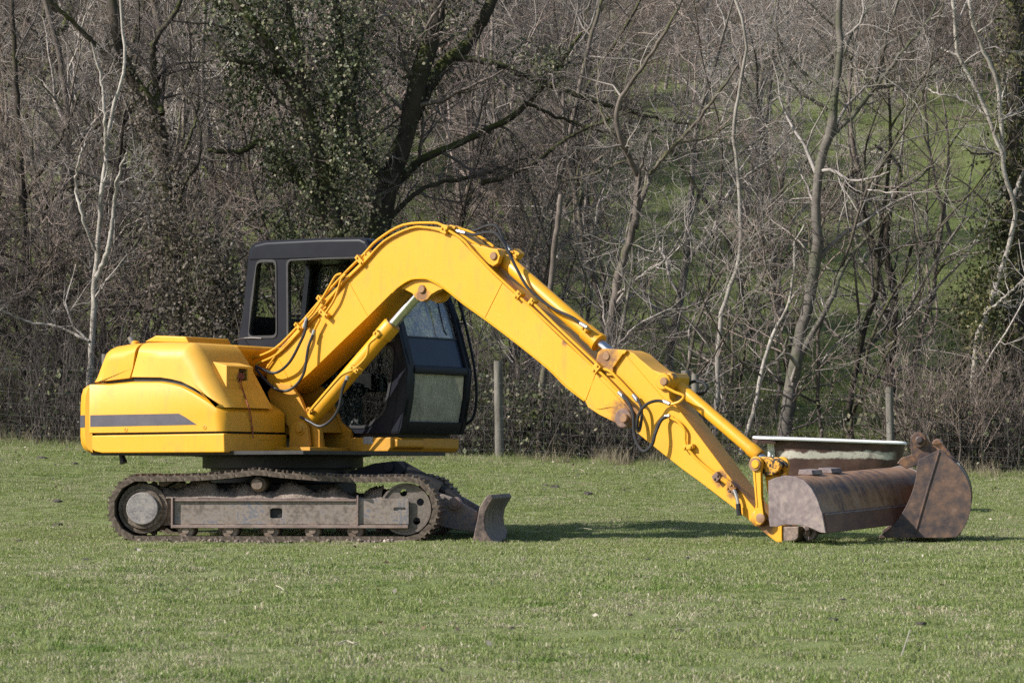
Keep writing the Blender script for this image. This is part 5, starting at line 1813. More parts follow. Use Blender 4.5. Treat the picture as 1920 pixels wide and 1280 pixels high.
# ------------------------------------------------------------------ background trees: prototypes and copies
def proto_tree(seed, h, r, c=(12, 6, 5, 3), up=0.035, ang=(0.5, 1.35), lean=0.16, lf=0.34, wig=0.23, forks=2):
    rng = np.random.default_rng(seed)
    K = 14
    d = unit((rng.uniform(-lean, lean), rng.uniform(-lean, lean), 1))
    p = np.array([0, 0, -0.2]); pts = [p]
    for k in range(K - 1):
        d = unit(d + rng.normal(size=3) * 0.09 + np.array([0, 0, 0.05]))
        p = p + d * h / (K - 1); pts.append(p)
    Pt = np.array(pts)[None]; Rd = (r * (1 - np.linspace(0, 1, K)) ** 0.8 + 0.004)[None]
    f, rf_ = grow(rng, Pt, Rd, forks, 0.55, (0.25, 0.6), K, 0.05, 0.09, 0.7, 0.15, 1.0, 6)
    Pt = np.vstack([Pt, f]); Rd = np.vstack([Rd, rf_])
    a, ra = grow(rng, Pt, Rd, c[0], lf, ang, 8, up, wig, 0.5, 0.12, 0.4, 3.0)
    b, rb = grow(rng, a, ra, c[1], 0.5, ang, 6, up * .5, wig, 0.55, 0.12, 0.2, 1.5)
    e, re = grow(rng, b, rb, c[2], 0.6, ang, 4, up * .3, wig, 0.6, 0.1, 0.15, 0.8)
    lv = [(a, ra), (b, rb), (e, re)]
    if c[3]:
        g, rg_ = grow(rng, e, re, c[3], 0.6, ang, 3, 0, wig, 0.6, 0.1, 0.1, 0.4)
        lv.append((g, rg_))
    Vt, Ft = tubes_np(Pt, Rd, 7)
    Vc, Fc = join_tubes(lv, (5, 3, 3, 3))
    return mesh_np('trunk', Vt, [Ft], True), mesh_np('crown', Vc, [Fc], True), (Vt, Ft, Vc, Fc)

PROT = [proto_tree(100, 6.5, 0.055, (11, 6, 5, 2)), proto_tree(101, 7.5, 0.075, (12, 6, 5, 2)), proto_tree(102, 5.0, 0.035, (10, 6, 4, 2), lean=0.3),
        proto_tree(103, 9.0, 0.12, (14, 7, 5, 2)), proto_tree(104, 8.0, 0.09, (13, 7, 5, 2), ang=(0.6, 1.3)), proto_tree(105, 5.5, 0.04, (9, 5, 4, 2), lean=0.35, forks=3), proto_tree(106, 6.0, 0.03, (8, 5, 4, 0), ang=(0.3, 0.8), forks=1, lean=.2)]

def tangle_tree(seed, h, r, lean, n1=9, n2=5, n3=3, forks=2):
    """open crown of long curving branches, few very fine twigs"""
    rng = np.random.default_rng(seed)
    K = 16
    d = unit((rng.uniform(-lean, lean), rng.uniform(-lean, lean), 1))
    p = np.array([0, 0, -0.2]); pts = [p]
    for k in range(K - 1):
        d = unit(d + rng.normal(size=3) * 0.13 + np.array([0, 0, 0.05]))
        p = p + d * h / (K - 1); pts.append(p)
    Pt = np.array(pts)[None]; Rd = (r * (1 - np.linspace(0, 1, K)) ** 0.7 + 0.006)[None]
    f, rf2 = grow(rng, Pt, Rd, forks, 0.6, (0.4, 1.0), K, 0.05, 0.13, 0.7, 0.08, 1.2, 6)
    Pt = np.vstack([Pt, f]); Rd = np.vstack([Rd, rf2])
    a, ra = grow(rng, Pt, Rd, n1, 0.40, (0.5, 1.5), 12, 0.055, 0.15, 0.6, 0.08, 0.6, 3.2, rmin=0.006, rtip=0.003)
    b, rb = grow(rng, a, ra, n2, 0.50, (0.5, 1.3), 9, 0.03, 0.17, 0.6, 0.15, 0.3, 1.6, rmin=0.0042, rtip=0.0025)
    e, re = grow(rng, b, rb, n3, 0.50, (0.4, 1.2), 6, 0.03, 0.18, 0.7, 0.2, 0.15, 0.7, rmin=0.003, rtip=0.002)
    Vt, Ft = tubes_np(Pt, Rd, 7)
    Vc, Fc = join_tubes([(a, ra), (b, rb), (e, re)], (5, 4, 3))
    return mesh_np('trunk', Vt, [Ft], True), mesh_np('crown', Vc, [Fc], True), (Vt, Ft, Vc, Fc)
PROT += [tangle_tree(200, 5.5, 0.032, 0.25, 10, 6, 4), tangle_tree(201, 6.5, 0.045, 0.2, 10, 6, 4), tangle_tree(202, 4.2, 0.026, 0.5, forks=3), tangle_tree(203, 5.0, 0.022, 0.35, 8, 5, 4), tangle_tree(204, 7.0, 0.05, 0.15, 10, 5, 3), tangle_tree(205, 3.6, 0.022, 0.7, 10, 6, 4, 3), tangle_tree(206, 7.6, 0.026, 0.22, 12, 6, 3), tangle_tree(207, 6.8, 0.022, 0.3, 11, 5, 3, 1)]

def place_tree(name, label, group, x, y, k, rz, sc, mt, mtw):
    o = thing(name, label, 'tree', (x, y, float(terr(x, y))), group)
    o.rotation_euler = (0, 0, rz)
    o.scale = (sc, sc, sc)
    for nm, me, mm in (('trunk', PROT[k][0], mt), ('crown', PROT[k][1], mtw)):
        c_ = bpy.data.objects.new(nm, me)
        COL.objects.link(c_)
        c_.parent = o
        if not me.materials:
            me.materials.append(mm)
        c_.material_slots[0].link = 'OBJECT'
        c_.material_slots[0].material = mm
    return o

rng = np.random.default_rng(2024)
cols = [(B_BROWN, B_TWIG), (B_DARK, B_TWIGD), (B_BROWN, B_RED), (B_GREY, B_TWIGP), (B_BROWN, B_TWIG)]
def scatter(n, name, label, group, pxr, dr, ks, weights, scr, keep=lambda px, d: True):
    k = 0
    tries = 0
    while k < n and tries < n * 20:
        tries += 1
        px_, d = rng.uniform(*pxr), rng.uniform(*dr)
        if not keep(px_, d):
            continue
        x = (px_ - 960) / FOC * d
        c = cols[rng.choice(5, p=weights)]
        place_tree(name, label, group, x, d, int(rng.choice(ks)), rng.uniform(0, 6.28), rng.uniform(*scr), *c)
        k += 1
scatter(60, 'thicket_sapling', 'thin bare sapling in the dense thicket left of the boom, behind the fence', 'saplings of the thicket left of the boom', (-330, 900), (40.3, 47), [7, 8, 9, 10, 11, 12, 9, 12], [.25, .30, .20, .08, .17], (0.7, 1.15), keep=lambda px, d: not (340 < px < 960 and d < 43.5) and not (px < 280 and d < 41))
scatter(20, 'hedge_sapling', 'thin bare sapling in the open thicket right of the boom, behind the fence', 'saplings of the thicket right of the boom', (900, 2080), (40.0, 47), [7, 9, 10, 11, 10, 12, 10], [.30, .28, .30, .02, .10], (0.6, 1.1))
scatter(58, 'woodland_tree', 'bare twiggy tree in the wood rising behind the left thicket', 'bare trees of the wood on the left', (-330, 1150), (46, 74), [1, 3, 4, 0], [.35, .3, .2, .05, .1], (0.85, 1.3))
scatter(10, 'hedge_sapling', 'tall thin bare sapling screening the green slope right of the boom', 'tall saplings before the green slope', (1020, 2000), (40.2, 49), [13, 14], [.32, .24, .34, .02, .08], (0.8, 1.12))
scatter(9, 'slope_tree', 'bare twiggy tree on the green slope right of the boom', 'bare trees on the green slope', (1150, 2100), (46, 70), [0, 1, 5, 4], [.35, .1, .3, .15, .1], (0.6, 0.95))

# the far wood that closes the view: one mass
def far_wood():
    pts = []
    r2 = np.random.default_rng(9)
    n = 0
    while n < 1500:
        px_ = r2.uniform(-260, 2180) if n < 1000 else r2.uniform(1180, 2150)
        d = r2.uniform(70, 210)
        if px_ > 1180:
            lim0 = 84 + 4 * math.sin(px_ * 0.01)
            lim1 = 122 if px_ < 1700 else 150
            if not (lim0 < d < lim1) and r2.random() > 0.03:
                continue
        x = (px_ - 960) / FOC * d
        pts.append((x, d, float(terr(x, d)))); n += 1
    return np.array(pts, np.float32)

def gn_scatter(name, pts, sources, mat_list, smin, smax, seed=0, tilt=0.0):
    """one object whose points carry copies of the source meshes (for masses nobody could count)"""
    me = bpy.data.meshes.new(name)
    me.vertices.add(len(pts))
    me.vertices.foreach_set('co', np.ascontiguousarray(pts, np.float32).ravel())
    me.update()
    o = bpy.data.objects.new(name, me)
    COL.objects.link(o)
    t = bpy.data.node_groups.new(name, 'GeometryNodeTree')
    t.interface.new_socket('Geometry', in_out='INPUT', socket_type='NodeSocketGeometry')
    t.interface.new_socket('Geometry', in_out='OUTPUT', socket_type='NodeSocketGeometry')
    gi = t.nodes.new('NodeGroupInput'); go = t.nodes.new('NodeGroupOutput')
    m2p = t.nodes.new('GeometryNodeMeshToPoints')
    t.links.new(gi.outputs[0], m2p.inputs['Mesh'])
    g2i = t.nodes.new('GeometryNodeGeometryToInstance')
    for s_ in sources:
        oi = t.nodes.new('GeometryNodeObjectInfo')
        oi.inputs['Object'].default_value = s_
        oi.inputs['As Instance'].default_value = True
        t.links.new(oi.outputs['Geometry'], g2i.inputs[0])
    iop = t.nodes.new('GeometryNodeInstanceOnPoints')
    iop.inputs['Pick Instance'].default_value = True
    t.links.new(m2p.outputs[0], iop.inputs['Points'])
    jn = t.nodes.new('GeometryNodeJoinGeometry')
    inst = None
    for nd in [n for n in t.nodes if n.bl_idname == 'GeometryNodeObjectInfo']:
        pass
    t.nodes.remove(g2i)
    for nd in [n for n in t.nodes if n.bl_idname == 'GeometryNodeObjectInfo']:
        t.links.new(nd.outputs['Geometry'], jn.inputs[0])
    t.links.new(jn.outputs[0], iop.inputs['Instance'])
    rv = t.nodes.new('FunctionNodeRandomValue'); rv.data_type = 'FLOAT_VECTOR'
    rv.inputs[0].default_value = (-tilt, -tilt, 0.0); rv.inputs[1].default_value = (tilt, tilt, 6.2832)
    rv.inputs['Seed'].default_value = seed
    t.links.new(rv.outputs[0], iop.inputs['Rotation'])
    rs = t.nodes.new('FunctionNodeRandomValue'); rs.data_type = 'FLOAT'
    rs.inputs[2].default_value = smin; rs.inputs[3].default_value = smax
    rs.inputs['Seed'].default_value = seed + 1
    t.links.new(rs.outputs[1], iop.inputs['Scale'])
    t.links.new(iop.outputs[0], go.inputs[0])
    md = o.modifiers.new('scatter', 'NODES')
    md.node_group = t
    o['kind'] = 'stuff'
    return o

def source(name, V, F, mat, smooth=True):
    me = mesh_np(name, V, F if isinstance(F, list) else [F], smooth)
    me.materials.append(mat)
    return bpy.data.objects.new(name, me)         # not linked to the scene

wsrc = []
for k, mm in ((0, B_TWIG), (5, B_RED), (2, B_RED), (7, B_TWIG)):
    Vt, Ft, Vc, Fc = PROT[k][2]
    wsrc.append(source('wood_tree', np.vstack([Vt, Vc]), np.vstack([Ft, Fc + len(Vt)]), mm))
fw = gn_scatter('far_wood', far_wood(), wsrc, None, 0.7, 1.15, 5)
fw['label'] = 'mauve brown far off bare wood covering the hillside'

# ------------------------------------------------------------------ undergrowth behind the fence
def brambles(n, xr, yr, seed, hgt=(0.4, 1.5), spread=0.9):
    r2 = np.random.default_rng(seed)
    nc = 34
    cx0 = r2.uniform(*xr, nc); cs = r2.uniform(0.12, 0.6, nc); ch = r2.uniform(0.35, 1.25, nc)
    ci = r2.integers(0, nc, n)
    x = cx0[ci] + r2.normal(size=n) * cs[ci]; x = np.where((x > 1.8) & (x < 5.2) & (r2.random(n) < 0.85), r2.uniform(-8.5, 1.8, n), x); y = FENCE_Y + 0.35 + (r2.random(n) ** 1.6) * (yr[1] - yr[0])
    z = terr(x, y)
    a = r2.uniform(0, 6.28, n); h_ = r2.uniform(*hgt, n) * ch[ci]; s = r2.uniform(0.2, spread, n)
    K = 7
    t = np.linspace(0, 1, K)
    X = x[:, None] + np.cos(a)[:, None] * s[:, None] * t + r2.normal(size=(n, K)) * 0.03
    Y = np.maximum(y[:, None] + np.sin(a)[:, None] * s[:, None] * t * 0.8 + r2.normal(size=(n, K)) * 0.03, FENCE_Y + 0.08)
    Z = z[:, None] + h_[:, None] * np.sin(t * r2.uniform(1.3, 2.7, n)[:, None]) + r2.normal(size=(n, K)) * 0.03
    P_ = np.stack([X, Y, Z], -1)
    R_ = (r2.uniform(0.0025, 0.0075, n)[:, None]) * (1 - 0.6 * t)
    return P_, R_, r2
P_, R_, r2 = brambles(1300, (-8.5, 8.5), (0, 4.5), 31)
b, rb = grow(r2, P_, R_, 3, 0.35, (0.4, 1.2), 4, 0.0, 0.25)
V, F = join_tubes([(P_, R_), (b, rb)], (4, 3))
o = link_mesh('bramble_undergrowth', mesh_np('bramble_undergrowth', V, [F], True), B_TWIGD)
o['kind'] = 'stuff'; o['label'] = 'tangle of bare brambles and dead stems behind the wire fence'
P2, R2, r2 = brambles(2300, (-8.5, 8.5), (0, 5), 32, (0.3, 1.7), 0.9)
b, rb = grow(r2, P2, R2, 3, 0.35, (0.4, 1.2), 4, 0.0, 0.25)
V, F = join_tubes([(P2, R2), (b, rb)], (4, 3))
o = link_mesh('dark_undergrowth', mesh_np('dark_undergrowth', V, [F], True), B_TWIGD)
o['kind'] = 'stuff'; o['label'] = 'dark stems of the thicket floor behind the wire fence'
n = 9000
x = r2.uniform(-8.5, 8.5, n); y = FENCE_Y + 0.3 + r2.random(n) ** 1.5 * 4
keepz = terr(x, y) + r2.random(n) ** 2.2 * 1.1
V, F = leaves_np(np.stack([x, y, keepz], 1), 0.042, r2, 0.2)
o = link_mesh('dead_leaves', mesh_np('dead_leaves', V, [F]), L_DEAD)
o['kind'] = 'stuff'; o['label'] = 'withered leaves caught in the undergrowth behind the fence'
n = 5200
x = np.concatenate([r2.normal(0.25, 0.9, n // 2), r2.normal(-5.6, 1.4, n // 4), r2.normal(5.8, 0.7, n - n // 2 - n // 4)]); y = FENCE_Y + 0.3 + r2.random(n) ** 1.3 * 2.0
zz = terr(x, y) + r2.random(n) ** 1.3 * 1.0
V, F = leaves_np(np.stack([x, y, zz], 1), 0.065, r2, 0.3)
o = link_mesh('ground_ivy', mesh_np('ground_ivy', V, [F]), L_IVY)
o['kind'] = 'stuff'; o['label'] = 'low dark ivy growing along the foot of the thicket'
# upright reddish shoots at the right
r2 = np.random.default_rng(55)
root = at(1800, 880, 38.6)
org = np.array([root[0], 38.7, float(terr(root[0], 38.7))])
sh = thing('coppiced_shrub', 'reddish brown shrub of many upright bare shoots behind the digging bucket', 'shrub', tuple(org))
n = 130
K = 8
t = np.linspace(0, 1, K)
bx_ = r2.normal(0, 0.32, n); by_ = r2.normal(0.15, 0.25, n)
dx = bx_ * 0.8 + r2.normal(0, 0.22, n); dy = r2.normal(0, 0.2, n); hh = r2.uniform(0.7, 1.7, n)
P_ = np.stack([bx_[:, None] + dx[:, None] * t + r2.normal(size=(n, K)) * .012, by_[:, None] + dy[:, None] * t, -0.1 + hh[:, None] * t + 0 * t], -1)
R_ = r2.uniform(0.006, 0.016, n)[:, None] * (1 - 0.7 * t)
V, F = tubes_np(P_, R_, 5)
link_mesh('shoots', mesh_np('shoots', V, [F], True), B_BROWN, sh)
a, ra = grow(r2, P_, R_, 5, 0.4, (0.3, 0.9), 5, 0.05, 0.15)
b, rb = grow(r2, a, ra, 3, 0.5, (0.3, 0.9), 4, 0.05, 0.15)
V, F = join_tubes([(a, ra), (b, rb)], (3, 3))
link_mesh('crown', mesh_np('crown', V, [F], True), B_RED, sh)
# ------------------------------------------------------------------ ground sheet
def ground_mat():
    n = N('pasture')
    p = n.pos()
    sp = n.new('ShaderNodeSeparateXYZ'); n.put(sp.inputs[0], p)
    a = n.noise(p, 0.9, 6, 0.65)
    b = n.noise(p, 7.0, 6, 0.7)
    f = n.noise(p, 60.0, 4, 0.7)
    g = n.ramp(n.math('ADD', n.math('MULTIPLY', a, 0.5), n.math('MULTIPLY', b, 0.5)), [(0.30, (0.13, 0.16, 0.055)), (0.5, (0.20, 0.235, 0.08)), (0.62, (0.25, 0.26, 0.11)), (0.75, (0.33, 0.29, 0.18))])
    g = n.mix(n.ramp(f, [(0.35, 0.45), (0.6, 0.0)]), g, (0.05, 0.055, 0.022))
    # the hill beyond: grass with yellowish and brown patches, bracken higher up
    h = n.noise(p, 0.10, 6, 0.6)
    h2 = n.noise(p, 1.3, 6, 0.7)
    hc = n.ramp(n.math('ADD', n.math('MULTIPLY', h, 0.55), n.math('MULTIPLY', h2, 0.45)), [(0.32, (0.09, 0.117, 0.034)), (0.5, (0.13, 0.155, 0.05)), (0.62, (0.16, 0.168, 0.066)), (0.74, (0.16, 0.132, 0.075))])
    br = n.math('ADD', n.math('MULTIPLY', n.math('SUBTRACT', sp.outputs['Y'], 122), 0.02), n.math('MULTIPLY', n.math('SUBTRACT', n.noise(p, 0.13, 5, 0.65), 0.5), 4.0))
    hc = n.mix(n.ramp(br, [(0.3, 0.0), (0.7, 0.85)]), hc, n.ramp(h2, [(0.35, (0.075, 0.055, 0.042)), (0.65, (0.15, 0.115, 0.085))]))
    m = n.new('ShaderNodeMapRange'); n.put(m.inputs[0], sp.outputs['Y']); m.inputs[1].default_value = 41; m.inputs[2].default_value = 47
    col = n.mix(m.outputs[0], g, hc)
    # bare leaf litter under the trees
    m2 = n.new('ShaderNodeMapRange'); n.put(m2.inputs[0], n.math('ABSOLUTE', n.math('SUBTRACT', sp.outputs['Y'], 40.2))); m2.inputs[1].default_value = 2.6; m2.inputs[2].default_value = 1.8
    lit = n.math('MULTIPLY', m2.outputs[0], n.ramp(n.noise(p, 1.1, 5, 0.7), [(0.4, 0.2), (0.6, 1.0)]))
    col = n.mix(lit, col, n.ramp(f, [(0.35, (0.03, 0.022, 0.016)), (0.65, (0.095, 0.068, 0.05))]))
    return n.done(n.pbr(col, 0.9, 0, n.bump(n.math('ADD', f, n.math('MULTIPLY', b, 2)), 0.6, 0.03), 0.2))

M_GROUND = ground_mat()
ys = np.concatenate([np.arange(-6, 46, 0.35), np.arange(46, 120, 1.5), np.arange(120, 420.1, 8)])
xs = np.concatenate([np.arange(-220, -30, 8), np.arange(-30, -12, 1.0), np.arange(-12, 12, 0.35), np.arange(12, 30, 1.0), np.arange(30, 220.1, 8)])
gx, gy = np.meshgrid(xs, ys, indexing='ij')
gz_ = terr(gx, gy)
V = np.stack([gx, gy, gz_], -1).reshape(-1, 3)
ids = np.arange(len(xs) * len(ys)).reshape(len(xs), len(ys))
F = np.stack([ids[:-1, :-1], ids[1:, :-1], ids[1:, 1:], ids[:-1, 1:]], -1).reshape(-1, 4)
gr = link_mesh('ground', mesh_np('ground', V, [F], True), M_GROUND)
gr['kind'] = 'structure'; gr['label'] = 'grass field rising to a green hillside'

# ------------------------------------------------------------------ grass blades
def grass_mat():
    n = N('grass_blades')
    p = n.pos()
    geo = n.new('ShaderNodeNewGeometry')
    rnd = geo.outputs['Random Per Island']
    a = n.noise(p, 0.55, 5, 0.6)
    b = n.noise(p, 4.5, 6, 0.7)
    patch = n.math('ADD', n.math('MULTIPLY', a, 0.40), n.math('MULTIPLY', b, 0.60))
    green = n.ramp(rnd, [(0.0, (0.145, 0.195, 0.052)), (0.5, (0.235, 0.285, 0.086)), (1.0, (0.34, 0.375, 0.145))])
    straw = n.ramp(rnd, [(0.0, (0.33, 0.285, 0.175)), (1.0, (0.60, 0.54, 0.39))])
    r2 = n.math('FRACT', n.math('MULTIPLY', rnd, 7.31))
    amount = n.ramp(patch, [(0.38, 0.03), (0.475, 0.12), (0.56, 0.38), (0.65, 0.9)])
    sel = n.math('LESS_THAN', r2, amount)
    col = n.mix(sel, green, straw)
    sh = n.pbr(col, 0.55, 0, None, 0.3)
    tl = n.new('ShaderNodeBsdfTranslucent'); n.put(tl.inputs[0], col)
    mx = n.new('ShaderNodeMixShader'); mx.inputs[0].default_value = 0.42
    n.t.links.new(sh, mx.inputs[1]); n.t.links.new(tl.outputs[0], mx.inputs[2])
    return n.done(mx.outputs[0])
M_GRASS = grass_mat()
M_STRAWT = leafy('dry_stalks', [(0.1, (0.16, 0.125, 0.075)), (0.6, (0.30, 0.245, 0.16)), (1.0, (0.42, 0.36, 0.26))], 0.7, 0.2)
M_MEADOW = leafy('meadow_blades', [(0.1, (0.085, 0.122, 0.032)), (0.5, (0.16, 0.196, 0.06)), (0.8, (0.225, 0.235, 0.095)), (1.0, (0.27, 0.225, 0.13))], 0.6, 0.2)

def tuft(seed, nb, size, hmin, hmax, lay=0.6):
    r = np.random.default_rng(seed)
    bx = r.uniform(-size / 2, size / 2, (nb, 2))
    h = r.uniform(hmin, hmax, nb) * (0.7 + 0.5 * np.sin(bx[:, 0] * 21 + seed) * np.sin(bx[:, 1] * 17))
    a = r.uniform(0, 2 * PI, nb)
    bend = r.uniform(0.15, 1.0, nb) * lay * h
    w = r.uniform(0.0011, 0.0023, nb)
    s = r.uniform(0, 2 * PI, nb)
    side = np.stack([np.cos(s), np.sin(s), 0 * s], 1) * w[:, None]
    d = np.stack([np.cos(a), np.sin(a), 0 * a], 1)
    b0 = np.stack([bx[:, 0], bx[:, 1], -0.01 + 0 * s], 1)
    m = b0 + d * bend[:, None] * 0.35 + np.array([0, 0, 1]) * (h * 0.6 + .01)[:, None]
    t = b0 + d * bend[:, None] * 1.1 + np.array([0, 0, 1]) * (h + .01)[:, None]
    V = np.stack([b0 - side, b0 + side, m - side * .8, m + side * .8, t], 1).reshape(-1, 3)
    k = np.arange(nb)[:, None] * 5
    return V, [k + np.array([[0, 1, 3, 2]]), k + np.array([[2, 3, 4]])]

gsrc = []
for sd, (nb, hm, hx, ly) in enumerate(((700, 0.004, 0.012, 2.8), (700, 0.004, 0.014, 3.0), (700, 0.004, 0.011, 3.4), (640, 0.005, 0.018, 2.8), (520, 0.005, 0.022, 2.4))):
    V, F = tuft(sd, nb, 0.36, hm, hx, ly)
    gsrc.append(source('grass_tuft', V, F, M_GRASS, False))
r3 = np.random.default_rng(4)
step = 0.2
pts = []
yv = 8.5
while yv < 39.6:
    half_ = yv * 0.185 + 1.0
    nx_ = int(2 * half_ / step)
    xx_ = -half_ + (np.arange(nx_) + r3.uniform(0, 1, nx_)) * step
    yy_ = yv + r3.uniform(-0.5, 0.5, nx_) * step
    pts.append(np.stack([xx_, yy_], 1))
    yv += step
pts = np.vstack(pts)
# no grass under the tracks
keep = np.ones(len(pts), bool)
for sy_ in (-0.9, 0.9):
    c0 = T.w(-0.05, sy_, 0)
    rel = pts - c0[:2]
    lx = rel @ T.X[:2]; ly = rel @ T.Y[:2]
    keep &= ~((np.abs(lx) < 1.40) & (np.abs(ly) < 0.20))
pts = pts[keep]
pz = terr(pts[:, 0], pts[:, 1])
g = gn_scatter('grass', np.column_stack([pts, pz]), gsrc, None, 0.6, 1.3, 11, 0.10)
g['label'] = 'short grazed grass with straw coloured patches'
# taller dry tussocks along the fence
V, F = tuft(50, 260, 0.4, 0.03, 0.11, 1.2)
s1 = source('tussock', V, F, M_GRASS, False)
V, F = tuft(51, 200, 0.4, 0.03, 0.15, 1.4)
s2 = source('tussock', V, F, M_GRASS, False)
n = 620
tx = r3.uniform(-8.5, 8.5, n); ty = FENCE_Y + r3.normal(0.1, 0.35, n)
g = gn_scatter('rough_grass', np.column_stack([tx, ty, terr(tx, ty)]), [s1, s2], None, 0.5, 1.0, 21, 0.2)
g['label'] = 'longer rough grass along the foot of the fence'
V, F = tuft(52, 70, 0.22, 0.10, 0.34, 0.8)
n = 150
cx3 = r3.uniform(-8.5, 8.5, 26)
tx = cx3[r3.integers(0, 26, n)] + r3.normal(size=n) * 0.22; ty = FENCE_Y + 0.05 + r3.normal(0, 0.22, n)
g = gn_scatter('dry_tall_grass', np.column_stack([tx, ty, terr(tx, ty)]), [source('dry_clump', V, F, M_STRAWT, False)], None, 0.5, 1.1, 23, 0.2)
g['label'] = 'dry tall grass standing in clumps against the fence'

# pale wisps of dead grass lying on the turf
M_STRAW = leafy('dead_grass_blades', [(0.1, (0.26, 0.22, 0.13)), (0.6, (0.42, 0.37, 0.25)), (1.0, (0.56, 0.51, 0.38))], 0.7, 0.2)
M_LUSH = leafy('lush_grass_blades', [(0.1, (0.07, 0.12, 0.022)), (0.6, (0.13, 0.20, 0.04)), (1.0, (0.20, 0.27, 0.07))], 0.6, 0.2)
def clusters(n, nc, spread, ymin, ymax):
    cy = ymin + (ymax - ymin) * r3.random(nc) ** 1.25; cx = r3.uniform(-0.19, 0.19, nc) * cy
    k = r3.integers(0, nc, n)
    x = cx[k] + r3.normal(size=n) * spread * 1.5; y = cy[k] + r3.normal(size=n) * spread
    return np.column_stack([x, y, terr(x, y)])
V, F = tuft(70, 46, 0.13, 0.008, 0.024, 2.4)
V2, F2 = tuft(71, 34, 0.18, 0.007, 0.02, 3.0)
g = gn_scatter('dead_grass', clusters(1500, 210, 0.16, 10.5, 38), [source('dead_tuft', V, F, M_STRAW, False), source('dead_tuft', V2, F2, M_STRAW, False)], None, 0.6, 1.3, 41, 0.15)
g['label'] = 'pale wisps of dead grass lying on the turf'
V, F = tuft(72, 110, 0.16, 0.008, 0.028, 1.6)
g = gn_scatter('lush_grass', clusters(700, 120, 0.14, 10.5, 38), [source('lush_tuft', V, F, M_LUSH, False)], None, 0.6, 1.2, 51, 0.15)
g['label'] = 'darker lush tufts in the turf'

# rough meadow grass on the slope behind the trees
n = 9000
ty = 41.5 + 40 * r3.random(n) ** 1.4
tx = r3.uniform(-0.2, 0.2, n) * ty
V, F = tuft(60, 130, 0.6, 0.05, 0.16, 1.3)
V = V * np.array([1.3, 1.3, 1.0]); 
V2, F2 = tuft(61, 110, 0.6, 0.04, 0.22, 1.5)
g = gn_scatter('meadow_grass', np.column_stack([tx, ty, terr(tx, ty)]), [source('meadow_tuft', V, F, M_MEADOW, False), source('meadow_tuft', V2, F2, M_MEADOW, False)], None, 0.6, 1.2, 31, 0.25)
g['label'] = 'rough meadow grass on the slope behind the trees'

# ------------------------------------------------------------------ clods, leaves and twigs on the grass
M_CLOD = mottled('dark_clod', [(0.3, (0.035, 0.029, 0.025)), (0.7, (0.085, 0.07, 0.058))], 20, 0.9, 0.5, 60)
M_PALEB = mottled('pale_litter', [(0.3, (0.30, 0.26, 0.19)), (0.7, (0.46, 0.41, 0.32))], 20, 0.8)
def on_ground(px_, py_):
    d = ray(px_, py_)
    lo, hi = 5.0, 60.0
    tt = np.linspace(lo, hi, 4000)
    P_ = CAM + tt[:, None] * d
    k = np.argmax(P_[:, 2] < terr(P_[:, 0], P_[:, 1]))
    return P_[k]
def lump(seed, r):
    rr = np.random.default_rng(seed)
    bm = bmesh.new()
    bmesh.ops.create_icosphere(bm, subdivisions=2, radius=r)
    for v in bm.verts:
        v.co *= 1 + rr.uniform(-.28, .28)
        v.co.z *= 0.55
    me = bpy.data.meshes.new('clod')
    bm.to_mesh(me); bm.free()
    me.materials.append(M_CLOD)
    return me
LUMPS = [lump(k, 0.029) for k in range(4)]
clods = [(347, 1131), (548, 1143), (105, 1035), (255, 1034), (162, 1052), (280, 1037), (305, 1036), (235, 1072), (675, 1058), (690, 1060), (614, 1052), (352, 1107), (408, 1276), (1215, 1051), (1290, 1048), (1580, 1127), (1562, 1164), (1385, 1155), (1727, 1172), (1180, 1154), (1275, 1184), (1102, 927), (1098, 1047), (1225, 985), (1010, 993), (107, 941), (108, 986), (36, 1015), (1830, 1200), (1103, 1001), (960, 1180), (1035, 1090), (1665, 1051), (1640, 1050), (1022, 912), (1040, 915), (905, 1040), (78, 860), (140, 870), (1480, 1230)]
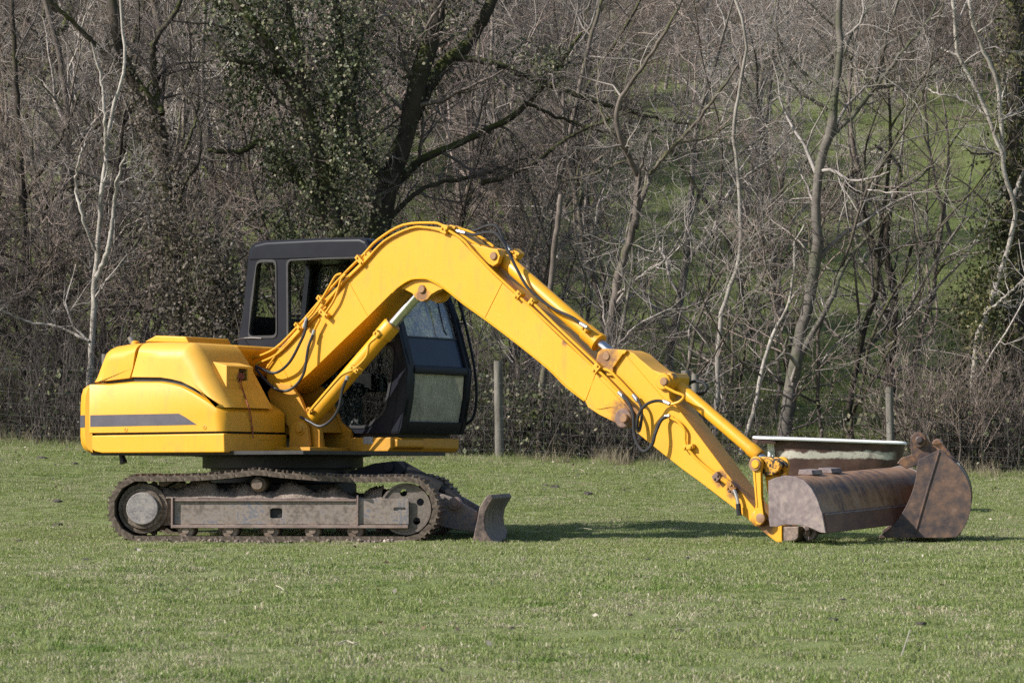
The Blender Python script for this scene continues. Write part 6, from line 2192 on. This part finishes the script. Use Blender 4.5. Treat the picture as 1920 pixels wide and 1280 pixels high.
rc_ = random.Random(8)
for k, (a, b) in enumerate(clods):
    p = on_ground(a, b)
    o = link_mesh('soil_clod', LUMPS[k % 4], None, None, tuple(p + np.array([0, 0, 0.006])))
    s_ = rc_.uniform(0.6, 1.25) * p[1] * 7.5 / FOC / 0.029
    o.scale = (s_ * 1.3, s_, s_)
    o.rotation_euler = (0, 0, rc_.uniform(0, 6.28))
    tag(o, 'small dark clod of soil or dung lying on the grass', 'clod', 'dark clods scattered over the grass')
for k, pl in enumerate(([(1070, 892), (1085, 887), (1093, 889), (1096, 893)], [(1079, 1002), (1092, 999), (1110, 1001)], [(635, 1226), (650, 1221), (662, 1225), (672, 1224)], [(518, 1113), (527, 1117), (533, 1122)], [(1690, 1250), (1702, 1215), (1706, 1200)])):
    q = [on_ground(*p) + np.array([0, 0, 0.045]) for p in pl]
    m = M()
    m.tube(catmull(q, 5), [0.0028] * (len(catmull(q, 5))), 6)
    lab = ['pale curved fallen twig on the grass near the fence', 'pale stick lying in the shadow of the boom', 'pale bent straw lying on the grass below the tracks', 'short pale stalk lying on the grass below the tracks', 'single long dry stalk on the grass at the lower right'][k]
    o = build('fallen_twig', m, M_PALEB, None, loc=tuple(q[0]))
    tag(o, lab, 'twig')
# scattered dry leaves, pale specks
n = 900
x = r3.uniform(-7.5, 7.5, n); y = 38 - np.abs(r3.normal(0, 3.2, n))
C = np.stack([x, y, terr(x, y) + 0.022], 1)
n2 = 160
y2 = r3.uniform(10, 36, n2); x2 = r3.uniform(-.18, .18, n2) * y2
C = np.vstack([C, np.stack([x2, y2, terr(x2, y2) + 0.02], 1)])
V, F = leaves_np(C, 0.03, r3, 0.0)
L_PALE = leafy('dry_leaves', [(0.1, (0.10, 0.055, 0.03)), (0.5, (0.25, 0.195, 0.13)), (0.9, (0.5, 0.45, 0.37))], 0.7, 0.2)
o = link_mesh('leaf_litter', mesh_np('leaf_litter', V, [F]), L_PALE)
o['kind'] = 'stuff'; o['label'] = 'dry leaves scattered over the grass near the fence'
